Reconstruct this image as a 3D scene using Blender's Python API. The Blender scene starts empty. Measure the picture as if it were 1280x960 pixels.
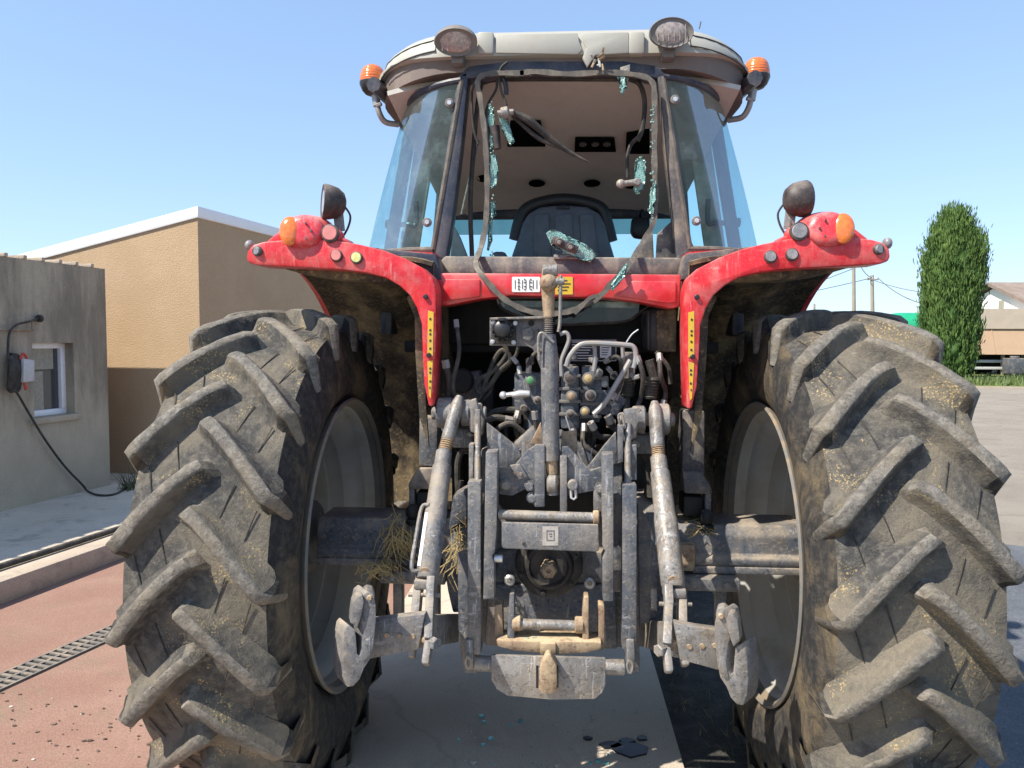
import bpy, bmesh, math, random
from mathutils import Vector, Matrix, Quaternion
random.seed(7)
R = math.radians
SC = bpy.context.scene
COL = SC.collection
PI = math.pi

# ------------------------------------------------------------------ camera
F = 950.0
PITCH, YAW, ROLL = R(3.25), R(3.55), R(0.25)
CAM = Vector((0, 0, 1.685))
_d0 = Vector((-math.sin(YAW) * math.cos(PITCH), math.cos(YAW) * math.cos(PITCH), -math.sin(PITCH)))
_r0 = Vector((math.cos(YAW), math.sin(YAW), 0))
_u0 = _r0.cross(_d0)
_rr = (_r0 * math.cos(ROLL) + _u0 * math.sin(ROLL))
_uu = (_u0 * math.cos(ROLL) - _r0 * math.sin(ROLL))


def ray(px, py):
    return _d0 + _rr * ((px - 640) / F) + _uu * ((480 - py) / F)


def A(px, py, Y):                       # where a line of sight meets the upright plane at distance Y
    d = ray(px, py)
    return CAM + d * (Y / d.y)


def G(px, py, z=0.0):                   # where it meets the level z
    d = ray(px, py)
    return CAM + d * ((z - CAM.z) / d.z)


def AP(px, py, p0, n):                  # where it meets any plane
    d = ray(px, py)
    return CAM + d * ((p0 - CAM).dot(n) / d.dot(n))


cd = bpy.data.cameras.new("camera")
co = bpy.data.objects.new("camera", cd)
COL.objects.link(co)
m = Matrix((_rr, _uu, -_d0)).transposed().to_4x4()
m.translation = CAM
co.matrix_world = m
cd.sensor_width = 36
cd.lens = F / 1280 * 36
cd.clip_start = 0.05
cd.clip_end = 3000
SC.camera = co

# ------------------------------------------------------------------ light
to_sun = Vector((-.68, -.48, 1.0)).normalized()
EL = math.asin(to_sun.z)
sl = bpy.data.lights.new("sun", 'SUN')
so = bpy.data.objects.new("sun", sl)
COL.objects.link(so)
sl.energy = 3.2
sl.angle = R(0.53)
sl.color = (1.0, 0.93, 0.82)
so.rotation_euler = to_sun.to_track_quat('Z', 'Y').to_euler()
w = bpy.data.worlds.new("World")
SC.world = w
w.use_nodes = True
nt = w.node_tree
sky = nt.nodes.new('ShaderNodeTexSky')
sky.sky_type = 'NISHITA'
sky.sun_disc = False
sky.sun_elevation = EL
sky.sun_rotation = math.atan2(to_sun.x, to_sun.y)
sky.air_density = 1.0
sky.dust_density = 0.3
sky.ozone_density = 6.0
bg = nt.nodes['Background']
bg.inputs['Strength'].default_value = 0.15
# hazy late-summer air: the sky's own gradient softened a little
gm = nt.nodes.new('ShaderNodeGamma')
gm.inputs[1].default_value = .54
tn = nt.nodes.new('ShaderNodeMix')
tn.data_type = 'RGBA'
tn.blend_type = 'MULTIPLY'
tn.inputs[0].default_value = 1
tn.inputs[7].default_value = (.95, 1.06, 1.22, 1)
nt.links.new(sky.outputs[0], gm.inputs[0])
nt.links.new(gm.outputs[0], tn.inputs[6])
nt.links.new(tn.outputs[2], bg.inputs['Color'])
vs = SC.view_settings
vs.view_transform = 'Standard'
vs.look = 'None'
vs.exposure = 1.37
vs.gamma = 1
vs.use_curve_mapping = False


# ------------------------------------------------------------------ materials
class N:
    def __init__(s, name):
        s.m = bpy.data.materials.new(name)
        s.m.use_nodes = True
        s.t = s.m.node_tree
        s.t.nodes.clear()
        s.out = s.t.nodes.new('ShaderNodeOutputMaterial')

    def n(s, typ, **kw):
        nd = s.t.nodes.new(typ)
        for k, v in kw.items():
            if k.startswith('i_'):
                nd.inputs[k[2:].replace('_', ' ')].default_value = v
            else:
                setattr(nd, k, v)
        return nd

    def l(s, a, b):
        s.t.links.new(a, b)

    def coord(s, scale=(1, 1, 1)):
        tc = s.n('ShaderNodeTexCoord')
        mp = s.n('ShaderNodeMapping')
        mp.inputs['Scale'].default_value = scale
        s.l(tc.outputs['Object'], mp.inputs[0])
        return mp.outputs[0]

    def noise(s, co, scale, detail=6, rough=.6, lo=.4, hi=.6, dist=0):
        nz = s.n('ShaderNodeTexNoise')
        nz.inputs['Scale'].default_value = scale
        nz.inputs['Detail'].default_value = detail
        nz.inputs['Roughness'].default_value = rough
        nz.inputs['Distortion'].default_value = dist
        s.l(co, nz.inputs['Vector'])
        mr = s.n('ShaderNodeMapRange')
        mr.inputs[1].default_value = lo
        mr.inputs[2].default_value = hi
        mr.interpolation_type = 'SMOOTHSTEP'
        s.l(nz.outputs[0], mr.inputs[0])
        return mr.outputs[0]

    def math(s, op, a, b=None, clamp=False):
        nd = s.n('ShaderNodeMath', operation=op, use_clamp=clamp)
        for i, v in enumerate((a, b)):
            if v is None: continue
            if isinstance(v, (int, float)): nd.inputs[i].default_value = v
            else: s.l(v, nd.inputs[i])
        return nd.outputs[0]

    def mix(s, fac, a, b, mode='MIX'):
        nd = s.n('ShaderNodeMix', data_type='RGBA', blend_type=mode)
        for i, v in ((0, fac), (6, a), (7, b)):
            if isinstance(v, (int, float)): nd.inputs[i].default_value = v
            elif isinstance(v, tuple): nd.inputs[i].default_value = (*v, 1) if len(v) == 3 else v
            else: s.l(v, nd.inputs[i])
        return nd.outputs[2]

    def up(s):
        g = s.n('ShaderNodeNewGeometry')
        sp = s.n('ShaderNodeSeparateXYZ')
        s.l(g.outputs['Normal'], sp.inputs[0])
        mr = s.n('ShaderNodeMapRange')
        mr.inputs[1].default_value = .15
        mr.inputs[2].default_value = .9
        s.l(sp.outputs[2], mr.inputs[0])
        return mr.outputs[0]

    def done(s, color, rough=.6, metal=0, bump=None, bs=.3, bd=.01, spec=.5, coat=0):
        p = s.n('ShaderNodeBsdfPrincipled')
        for k, v in (('Base Color', color), ('Roughness', rough), ('Metallic', metal)):
            if isinstance(v, tuple): p.inputs[k].default_value = (*v, 1)
            elif isinstance(v, (int, float)): p.inputs[k].default_value = v
            else: s.l(v, p.inputs[k])
        p.inputs['Specular IOR Level'].default_value = spec
        p.inputs['Coat Weight'].default_value = coat
        if bump is not None:
            b = s.n('ShaderNodeBump')
            b.inputs['Strength'].default_value = bs
            b.inputs['Distance'].default_value = bd
            s.l(bump, b.inputs['Height'])
            s.l(b.outputs[0], p.inputs['Normal'])
        s.l(p.outputs[0], s.out.inputs[0])
        return s.m


def worn(name, base, dust=(.30, .25, .17), amt=.4, up=.4, rough=.55, metal=0, scale=9, bs=.15,
         wear=None, wear_amt=.0, spec=.4, speck=.25, base2=None, coat=0, scratch=None, pits=0):
    s = N(name)
    co = s.coord()
    big = s.noise(co, scale, 7, .65, .42, .68)
    fine = s.noise(co, scale * 14, 4, .6, .5, .72)
    streak = s.noise(s.coord((1, 1, .12)), scale * 4, 4, .6, .48, .75)
    c = base
    if base2: c = s.mix(s.noise(co, scale * 2.3, 5, .6, .35, .65), base, base2)
    if wear: c = s.mix(s.math('MULTIPLY', s.noise(co, scale * 3.1, 8, .75, .53, .60), wear_amt), c, wear)
    if scratch:
        s1 = s.noise(s.coord((46, 46, 5)), 1.4, 5, .7, .57, .63)
        s2 = s.noise(s.coord((9, 30, 40)), 1.3, 5, .7, .60, .65)
        pm = s.noise(co, scale * .9, 3, .5, .42, .62)
        c = s.mix(s.math('MULTIPLY', s.math('MULTIPLY', s.math('ADD', s1, s2, True), pm), scratch[1]), c, scratch[0])
    if pits:
        c = s.mix(s.math('MULTIPLY', s.noise(co, 70, 6, .75, .54, .62), pits), c, tuple(x * .3 for x in base))
        c = s.mix(s.math('MULTIPLY', s.noise(co, scale * 1.7, 8, .75, .55, .66), pits * .7), c, (.055, .040, .028))
    f = s.math('MULTIPLY', big, amt)
    f = s.math('ADD', f, s.math('MULTIPLY', streak, amt * .5))
    f = s.math('ADD', f, s.math('MULTIPLY', s.math('MULTIPLY', s.up(), up), s.math('ADD', big, .45)))
    f = s.math('ADD', f, s.math('MULTIPLY', fine, speck), True)
    c = s.mix(f, c, dust)
    rg = s.math('ADD', s.math('MULTIPLY', f, .35), rough, True)
    h = s.math('ADD', s.math('MULTIPLY', f, .6), s.math('MULTIPLY', fine, .5))
    return s.done(c, rg, metal, h, bs, .004, spec, coat)


def plain(name, c, rough=.5, metal=0, spec=.5, coat=0, var=.25, scale=30):
    s = N(name)
    f = s.noise(s.coord(), scale, 5, .6, .3, .7)
    dk = tuple(x * (1 - var) for x in c)
    return s.done(s.mix(f, dk, c), rough, metal, f, .08, .002, spec, coat)


M = {}
M['red'] = worn('red_paint', (.60, .014, .022), (.62, .30, .27), .22, .30, .28, scale=6, speck=.07, bs=.05, spec=.5, base2=(.50, .010, .017), coat=.3)
M['fender_red'] = worn('fender_red', (.62, .022, .032), (.60, .33, .29), .26, .30, .30, scale=13, speck=.16, bs=.05, base2=(.52, .014, .022), scratch=((.66, .36, .32), .35))
M['steel'] = worn('grey_painted_steel', (.088, .095, .108), (.34, .285, .22), .46, .42, .45, metal=.0, scale=6, wear=(.24, .235, .23), wear_amt=.35, bs=.35, base2=(.125, .13, .14), speck=.35, scratch=((.36, .36, .37), .8), pits=.7)
M['steel_blue'] = worn('blue_grey_cast', (.050, .062, .082), (.32, .265, .20), .34, .5, .5, scale=6, wear=(.2, .2, .21), wear_amt=.25, bs=.35, base2=(.075, .09, .115), speck=.4, scratch=((.27, .28, .30), .75), pits=.7)
M['worn_steel'] = worn('worn_bright_steel', (.24, .235, .23), (.36, .29, .21), .5, .3, .40, metal=.2, scale=7, wear=(.12, .09, .07), wear_amt=.5, bs=.4, base2=(.17, .165, .16), speck=.3, scratch=((.46, .45, .43), .8), pits=.85)
M['rusty'] = worn('rusty_steel', (.26, .18, .12), (.52, .40, .25), .55, .5, .6, metal=.1, scale=14, wear=(.15, .07, .035), wear_amt=.8, bs=.4, scratch=((.42, .36, .28), .5), pits=.8)
M['black'] = worn('dusty_black', (.018, .018, .020), (.22, .19, .15), .18, .35, .5, scale=10, speck=.10)
M['cavity'] = worn('oily_black', (.008, .008, .009), (.06, .055, .05), .25, .3, .6, scale=12, speck=.05)
M['frame'] = worn('cab_frame_paint', (.026, .033, .054), (.30, .26, .21), .16, .35, .42, scale=8, speck=.12)
M['frame_dirty'] = worn('dirty_cab_frame', (.06, .058, .065), (.34, .28, .21), .5, .5, .5, scale=8, speck=.25)
M['seal'] = worn('grey_rubber_seal', (.085, .078, .070), (.27, .23, .18), .45, .3, .75, scale=20)
M['rubber'] = worn('black_rubber', (.022, .022, .022), (.24, .20, .15), .2, .3, .7, scale=15)
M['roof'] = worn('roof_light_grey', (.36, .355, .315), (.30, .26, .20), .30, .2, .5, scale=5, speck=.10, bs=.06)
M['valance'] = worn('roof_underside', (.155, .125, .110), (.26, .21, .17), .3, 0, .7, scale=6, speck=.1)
M['lining'] = worn('headliner_cloth', (.44, .425, .39), (.33, .315, .28), .4, 0, .95, scale=4, speck=.25, bs=.1)
M['liner'] = worn('muddy_liner', (.042, .036, .030), (.36, .27, .15), .6, .2, .8, scale=5, speck=.5, bs=.4)
M['seat'] = plain('seat_plastic', (.10, .115, .14), .42)
M['seat_black'] = plain('seat_black', (.015, .015, .017), .5)
M['beige'] = plain('beige_trim', (.50, .46, .38), .7)
M['plastic'] = plain('black_plastic', (.02, .02, .022), .4)
M['lampgrey'] = worn('lamp_housing', (.13, .125, .12), (.30, .25, .2), .25, .3, .5, scale=14)
M['lampdark'] = worn('lamp_dark_housing', (.035, .028, .028), (.22, .18, .15), .3, .3, .45, scale=14)
M['white'] = plain('white_label', (.78, .77, .73), .5, var=.1)
M['yellow'] = worn('yellow_label', (.62, .39, .03), (.40, .27, .10), .45, .1, .5, scale=20)
M['orange'] = plain('orange_lens', (.80, .19, .035), .18, coat=.6, var=.3, scale=60)
M['redlens'] = worn('red_lens', (.62, .025, .035), (.60, .33, .30), .4, .2, .22, scale=22, coat=.5)
M['lens'] = plain('clear_lens', (.42, .36, .33), .25, coat=.5, var=.5, scale=80)
M['reflector'] = worn('dirty_reflector', (.16, .16, .17), (.42, .38, .34), .4, .2, .3, scale=60, coat=.4)
M['pinkrefl'] = plain('pink_reflector', (.62, .22, .19), .3, coat=.3)
M['greenyellow'] = plain('yellow_green_reflector', (.66, .66, .25), .3, coat=.3, var=.5)
M['rim'] = worn('rim_grey', (.42, .42, .40), (.30, .24, .16), .40, .1, .5, scale=5, speck=.08, bs=.05)
M['bright'] = plain('zinc_bolt', (.68, .68, .68), .35, .6)
M['green'] = worn('green_cap', (.06, .24, .09), (.22, .2, .15), .5, .4, .5, scale=20)
M['brass'] = worn('brass_fitting', (.42, .31, .15), (.2, .16, .12), .5, .3, .5, metal=.2, scale=20)
M['chrome'] = worn('pipe_grey', (.30, .30, .30), (.34, .28, .22), .4, .4, .4, metal=.3, scale=12)
M['straw'] = plain('dry_straw', (.42, .32, .15), .9, var=.5, scale=8)
M['fadedlabel'] = worn('faded_label', (.40, .37, .33), (.22, .19, .16), .6, .1, .6, scale=30)
M['hole'] = plain('dark_opening', (.006, .006, .006), 1, spec=0)
M['darkmark'] = plain('dark_print', (.03, .03, .03), .6)


def glass(name, tint, refl=.9, dirt=.06, dirtc=(.55, .55, .5)):
    s = N(name)
    tr = s.n('ShaderNodeBsdfTransparent')
    tr.inputs[0].default_value = (*tint, 1)
    gl = s.n('ShaderNodeBsdfGlossy')
    gl.inputs['Roughness'].default_value = .03
    fr = s.n('ShaderNodeFresnel')
    fr.inputs[0].default_value = 1.5
    mx = s.n('ShaderNodeMixShader')
    s.l(s.math('MULTIPLY', fr.outputs[0], refl), mx.inputs[0])
    s.l(tr.outputs[0], mx.inputs[1])
    s.l(gl.outputs[0], mx.inputs[2])
    df = s.n('ShaderNodeBsdfDiffuse')
    df.inputs[0].default_value = (*dirtc, 1)
    mx2 = s.n('ShaderNodeMixShader')
    co = s.coord()
    f = s.math('ADD', s.math('MULTIPLY', s.noise(co, 7, 8, .7, .45, .75), dirt * 2.2), dirt * .5)
    s.l(f, mx2.inputs[0])
    s.l(mx.outputs[0], mx2.inputs[1])
    s.l(df.outputs[0], mx2.inputs[2])
    s.l(mx2.outputs[0], s.out.inputs[0])
    return s.m


M['glass'] = glass('tinted_glass', (.54, .82, .83), .38, .07, (.42, .58, .60))
M['glass_front'] = glass('windscreen_glass', (.82, .95, .98), .3, .02)
M['glass_strip'] = glass('windscreen_shade_band', (.40, .56, .55), .4, .05, (.25, .38, .36))
M['glass_dark'] = glass('lower_pane_glass', (.30, .42, .42), .9, .10, (.30, .36, .34))

s = N('crazed_glass')
co_ = s.coord()
v = s.n('ShaderNodeTexVoronoi', feature='DISTANCE_TO_EDGE')
v.inputs['Scale'].default_value = 150
s.l(co_, v.inputs[0])
e = s.n('ShaderNodeMapRange'); e.inputs[1].default_value = .02; e.inputs[2].default_value = .16
s.l(v.outputs[0], e.inputs[0])
M['crumb'] = s.done(s.mix(e.outputs[0], (.36, .50, .46), (.07, .24, .22)), .2, 0, v.outputs[0], .6, .004, .6)

# tyres
def tyre_mats():
    s = N('tyre_carcass')
    co = s.coord()
    n1 = s.noise(co, 3.2, 8, .66, .38, .60, .5)
    n2 = s.noise(co, 38, 6, .7, .42, .66)
    n3 = s.noise(co, 150, 3, .7, .54, .60)
    n4 = s.noise(co, 6.5, 6, .7, .51, .62)
    c = s.mix(n2, (.048, .047, .046), (.120, .112, .098))
    c = s.mix(s.math('MULTIPLY', n1, .68), c, (.225, .192, .140))
    c = s.mix(s.math('MULTIPLY', n2, s.math('MULTIPLY', n1, .5)), c, (.105, .094, .078))
    c = s.mix(s.math('MULTIPLY', n3, s.math('MULTIPLY', n4, .85)), c, (.48, .36, .17))
    h = s.math('ADD', s.math('MULTIPLY', n2, .6), s.math('ADD', s.math('MULTIPLY', n1, .8), n3))
    a = s.done(c, .85, 0, h, .55, .006, .3)
    s = N('tyre_lug_top')
    co = s.coord()
    n1 = s.noise(co, 6, 8, .7, .40, .62, .4)
    n2 = s.noise(co, 45, 6, .7, .36, .66)
    n3 = s.noise(co, 130, 3, .6, .55, .68)
    c = s.mix(n2, (.105, .098, .087), (.205, .190, .165))
    c = s.mix(s.math('MULTIPLY', n1, .45), c, (.225, .185, .13))
    c = s.mix(s.math('MULTIPLY', s.noise(s.coord((1, 1, 3)), 16, 8, .75, .50, .60), .45), c, (.075, .066, .054))
    c = s.mix(s.math('MULTIPLY', n3, .3), c, (.055, .05, .042))
    b = s.done(c, .85, 0, s.math('ADD', n2, n3), .5, .004, .3)
    s = N('tyre_sidewall')
    co = s.coord()
    n1 = s.noise(co, 4.5, 8, .7, .46, .68, .6)
    n2 = s.noise(co, 30, 6, .7, .42, .66)
    c = s.mix(n2, (.022, .022, .023), (.062, .055, .046))
    c = s.mix(s.math('MULTIPLY', n1, .7), c, (.19, .145, .085))
    d = s.done(c, .8, 0, s.math('ADD', n2, n1), .45, .005, .35)
    return a, b, d


M['tyre'], M['lug'], M['side'] = tyre_mats()

def plaster(name, c1, c2, stain, sc, zbase, ztop, top_amt, bot_amt, lump=90):
    s = N(name)
    co = s.coord()
    n1 = s.noise(co, 1.3, 8, .65, .35, .68)
    n2 = s.noise(co, lump, 4, .6, .3, .7)
    st = s.noise(s.coord((1, 1, .22)), 4.2, 8, .7, .36, .66)
    c = s.mix(n1, c1, c2)
    c = s.mix(s.math('MULTIPLY', n2, .25), c, tuple(x * .7 for x in c1))
    sp = s.n('ShaderNodeSeparateXYZ'); tc = s.n('ShaderNodeTexCoord')
    s.l(tc.outputs['Object'], sp.inputs[0])
    a = s.n('ShaderNodeMapRange'); a.inputs[1].default_value = ztop - .75; a.inputs[2].default_value = ztop
    s.l(sp.outputs[2], a.inputs[0])
    b = s.n('ShaderNodeMapRange'); b.inputs[1].default_value = zbase + .75; b.inputs[2].default_value = zbase
    s.l(sp.outputs[2], b.inputs[0])
    f = s.math('ADD', s.math('MULTIPLY', s.math('POWER', a.outputs[0], 1.6), s.math('MULTIPLY', st, top_amt)),
               s.math('MULTIPLY', s.math('POWER', b.outputs[0], 1.4), s.math('MULTIPLY', s.math('ADD', n1, .3), bot_amt)), True)
    c = s.mix(f, c, stain)
    return s.done(c, .93, 0, s.math('ADD', n2, s.math('MULTIPLY', n1, .4)), .5, .006, .2)


M['plaster_ochre'] = plaster('ochre_render', (.45, .32, .195), (.51, .365, .23), (.24, .18, .13), 1, 0, 3.4, .35, .3)  # ochre render of the workshop, one material for all its faces
M['plaster_annex'] = plaster('grey_beige_render', (.41, .355, .265), (.49, .43, .325), (.12, .11, .09), 1, -.85, 1.02, .62, .75)

def ground_mat(name, c1, c2, c3, sc=1.2, grit=140, bs=.4, stain=.5, crack=0, gl=0.9):
    s = N(name)
    co = s.coord()
    n1 = s.noise(co, sc, 8, .68, .36, .66, .3)
    n2 = s.noise(co, grit, 4, .65, .35, .68)
    n3 = s.noise(co, sc * 3.1, 7, .7, .52, .70, .6)
    c = s.mix(n1, c1, c2)
    c = s.mix(s.math('MULTIPLY', n3, stain), c, c3)
    c = s.mix(s.math('MULTIPLY', n2, .45), c, tuple(x * .6 for x in c1))
    h = s.math('ADD', n2, s.math('MULTIPLY', n1, .3))
    if crack:
        v = s.n('ShaderNodeTexVoronoi', feature='DISTANCE_TO_EDGE'); v.inputs['Scale'].default_value = crack
        dn = s.n('ShaderNodeTexNoise'); dn.inputs['Scale'].default_value = 3; dn.inputs['Detail'].default_value = 6
        s.l(co, dn.inputs['Vector'])
        s.l(s.mix(.25, co, dn.outputs[1]), v.inputs[0])
        e = s.n('ShaderNodeMapRange'); e.inputs[1].default_value = .006; e.inputs[2].default_value = 0
        s.l(v.outputs[0], e.inputs[0])
        c = s.mix(s.math('MULTIPLY', e.outputs[0], .32), c, tuple(x * .4 for x in c1))
    return s.done(c, gl, 0, h, bs, .006, .25)


M['asphalt'] = ground_mat('worn_asphalt', (.27, .235, .19), (.33, .29, .235), (.20, .175, .145), .6, 160, .6, .8, crack=.12)
M['redyard'] = ground_mat('red_concrete', (.27, .155, .117), (.34, .215, .165), (.245, .185, .128), .8, 120, .3, .95, crack=.22)
M['slab'] = ground_mat('concrete_slab', (.56, .485, .385), (.62, .545, .45), (.42, .36, .285), 1.4, 130, .35, .6, crack=.45)
M['pavement'] = ground_mat('pavement_concrete', (.50, .445, .36), (.60, .54, .44), (.30, .27, .23), 1.3, 120, .3, .85)
M['kerb'] = ground_mat('kerb_concrete', (.44, .36, .28), (.52, .44, .35), (.26, .22, .18), 1.6, 100, .35, .6)
M['gravel'] = ground_mat('dark_gravel', (.07, .066, .06), (.14, .13, .115), (.04, .04, .036), 5, 90, .9, .6)
M['grassland'] = ground_mat('field', (.10, .14, .035), (.16, .18, .06), (.22, .18, .10), .4, 30, .5, .5)
M['grass'] = plain('grass_blades', (.12, .17, .045), .7, var=.5, scale=3)
M['weed'] = plain('weed_blades', (.10, .12, .05), .8, var=.6, scale=9)

s = N('cypress_foliage')
co_ = s.coord()
n1 = s.noise(co_, .9, 5, .6, .35, .65)
n2 = s.noise(co_, 6, 4, .6, .3, .7)
c = s.mix(n1, (.05, .10, .024), (.115, .185, .045))
c = s.mix(s.math('MULTIPLY', n2, .5), c, (.028, .07, .014))
M['cypress'] = s.done(c, .75, 0, None, spec=.25)
M['bark'] = worn('bark', (.10, .07, .045), (.2, .16, .12), .4, 0, .9, scale=8)
M['whitewall'] = plain('white_house_render', (.80, .78, .72), .9, var=.06, scale=3)
M['beigewall'] = plain('beige_band', (.52, .43, .34), .9, var=.1, scale=3)
M['brownwall'] = worn('brown_sheeting', (.42, .29, .19), (.36, .25, .16), .4, .1, .8, scale=2)
M['rooftile'] = worn('old_roof_tiles', (.20, .15, .12), (.30, .25, .21), .5, .1, .9, scale=2, bs=.5)
M['wood'] = worn('weathered_pole', (.30, .26, .21), (.4, .36, .3), .4, 0, .9, scale=3)
M['wire'] = plain('wire', (.12, .12, .13), .6)
M['metalfascia'] = plain('white_metal_fascia', (.84, .84, .82), .4, var=.05, scale=4)
M['pvc'] = plain('white_window_frame', (.86, .87, .88), .35, var=.08)
M['pane'] = N('window_pane').done((.05, .06, .065), .05, 0, spec=.8)
M['curtain'] = plain('pale_blind', (.36, .34, .27), .8)
M['greytrim'] = plain('grey_box', (.50, .50, .49), .5, var=.15)
M['redcord'] = plain('red_plastic', (.55, .06, .04), .5)
M['rimedge'] = worn('scuffed_rim_edge', (.13, .13, .125), (.26, .20, .13), .5, .4, .6, scale=14, speck=.3)
M['castiron'] = worn('galvanised_grating', (.18, .17, .155), (.36, .29, .22), .4, .4, .55, metal=.3, scale=14)
M['greentank'] = plain('green_tank', (.01, .34, .17), .5, var=.15, scale=2)
M['shard'] = plain('black_shard', (.012, .013, .015), .35)
M['pebble'] = plain('pebbles', (.17, .12, .09), .9, var=.6, scale=5)
M['palepebble'] = plain('pale_pebbles', (.60, .55, .48), .8, var=.3, scale=5)
M['tealchip'] = plain('teal_glass_chip', (.14, .42, .40), .12, spec=.8)


# ------------------------------------------------------------------ mesh builder
def crom(pts, n):
    if n <= 0 or len(pts) < 3: return [Vector(p) for p in pts]
    P = [Vector(p) for p in pts]
    Q = [P[0] * 2 - P[1]] + P + [P[-1] * 2 - P[-2]]
    out = []
    for i in range(1, len(Q) - 2):
        for k in range(n):
            t = k / n
            a, b, c, d = Q[i - 1], Q[i], Q[i + 1], Q[i + 2]
            out.append(.5 * ((2 * b) + (c - a) * t + (2 * a - 5 * b + 4 * c - d) * t * t + (3 * b - a - 3 * c + d) * t ** 3))
    out.append(P[-1])
    return out


class B:
    def __init__(s, *mats):
        s.mats = [M[k] for k in mats]
        s.bm = bmesh.new()

    def _fin(s, faces, mi, bev, seg=2):
        for f in faces:
            f.material_index = mi
            f.smooth = True
        if bev > 0:
            ed = {e for f in faces for e in f.edges if len(e.link_faces) == 2 and e.calc_face_angle(0) > .45}
            if ed:
                r = bmesh.ops.bevel(s.bm, geom=list(ed), offset=bev, segments=seg, profile=.5, affect='EDGES', clamp_overlap=True)
                for f in r['faces']:
                    f.material_index = mi
                    f.smooth = True

    def faces(s, vs, fs, m=0, bev=0):
        V = [s.bm.verts.new(v) for v in vs]
        out = []
        for f in fs:
            try: out.append(s.bm.faces.new([V[i] for i in f]))
            except ValueError: pass
        bmesh.ops.recalc_face_normals(s.bm, faces=out)
        s._fin(out, m, bev)
        return out

    def prism(s, pts, ext, bev=.003, m=0):
        n = len(pts)
        ext = Vector(ext)
        P = [Vector(p) for p in pts]
        fs = [tuple(range(n)), tuple(range(2 * n - 1, n - 1, -1))] + [(i, i + n, (i + 1) % n + n, (i + 1) % n) for i in range(n)]
        return s.faces(P + [p + ext for p in P], fs, m, bev)

    def px(s, pix, Y, t, bev=.003, m=0):
        return s.prism([A(x, y, Y) for x, y in pix], (0, t, 0), bev, m)

    def rect(s, x0, y0, x1, y1, Y, t, bev=.003, m=0):
        return s.px([(x0, y0), (x1, y0), (x1, y1), (x0, y1)], Y, t, bev, m)

    def box(s, c, size, rot=None, bev=.003, m=0):
        c = Vector(c)
        h = Vector(size) * .5
        q = rot or Matrix.Identity(3)
        vs = [c + q @ Vector((sx * h.x, sy * h.y, sz * h.z)) for sx in (-1, 1) for sy in (-1, 1) for sz in (-1, 1)]
        fs = [(0, 1, 3, 2), (4, 6, 7, 5), (0, 4, 5, 1), (2, 3, 7, 6), (0, 2, 6, 4), (1, 5, 7, 3)]
        return s.faces(vs, fs, m, bev)

    def bar(s, p, q, w, t, bev=.003, m=0, side=(1, 0, 0)):
        p, q = Vector(p), Vector(q)
        z = (q - p).normalized()
        x = Vector(side)
        x = (x - z * x.dot(z)).normalized()
        y = z.cross(x)
        return s.box((p + q) / 2, (w, t, (q - p).length), Matrix((x, y, z)).transposed(), bev, m)

    def tube(s, path, r, n=8, sm=0, m=0, caps=True):
        P = crom(path, sm)
        rs = r if isinstance(r, (list, tuple)) else None
        rings = []
        t0 = (P[1] - P[0]).normalized()
        x = t0.orthogonal().normalized()
        for i, p in enumerate(P):
            t = (P[min(i + 1, len(P) - 1)] - P[max(i - 1, 0)])
            t = t.normalized() if t.length > 1e-9 else t0
            x = (x - t * x.dot(t))
            x = x.normalized() if x.length > 1e-6 else t.orthogonal().normalized()
            y = t.cross(x)
            if rs:
                u = i / (len(P) - 1) * (len(rs) - 1)
                k = min(int(u), len(rs) - 2)
                rad = rs[k] + (rs[k + 1] - rs[k]) * (u - k)
            else: rad = r
            rings.append([p + (x * math.cos(2 * PI * j / n) + y * math.sin(2 * PI * j / n)) * rad for j in range(n)])
        vs = [v for rg in rings for v in rg]
        fs = []
        for i in range(len(P) - 1):
            for j in range(n):
                fs.append((i * n + j, i * n + (j + 1) % n, (i + 1) * n + (j + 1) % n, (i + 1) * n + j))
        if caps:
            fs.append(tuple(range(n)))
            fs.append(tuple((len(P) - 1) * n + j for j in range(n)))
        return s.faces(vs, fs, m)

    def strap(s, path, w, t, sm=0, m=0, side=(1, 0, 0), taper=None, wob=0):
        P = crom(path, sm)
        vs = []
        x = Vector(side)
        for i, p in enumerate(P):
            tn = (P[min(i + 1, len(P) - 1)] - P[max(i - 1, 0)]).normalized()
            xx = Vector((0, 1, 0)).cross(tn)
            xx = xx.normalized() if xx.length > 1e-4 else x
            yy = tn.cross(xx)
            ww = w * (1 + wob * math.sin(i * 1.7))
            if taper: ww = w * taper(i / (len(P) - 1))
            vs += [p + xx * ww / 2 - yy * t / 2, p + xx * ww / 2 + yy * t / 2, p - xx * ww / 2 + yy * t / 2, p - xx * ww / 2 - yy * t / 2]
        fs = []
        for i in range(len(P) - 1):
            for j in range(4):
                fs.append((i * 4 + j, i * 4 + (j + 1) % 4, i * 4 + 4 + (j + 1) % 4, i * 4 + 4 + j))
        fs += [(0, 1, 2, 3), tuple((len(P) - 1) * 4 + j for j in range(4))]
        return s.faces(vs, fs, m)

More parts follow.
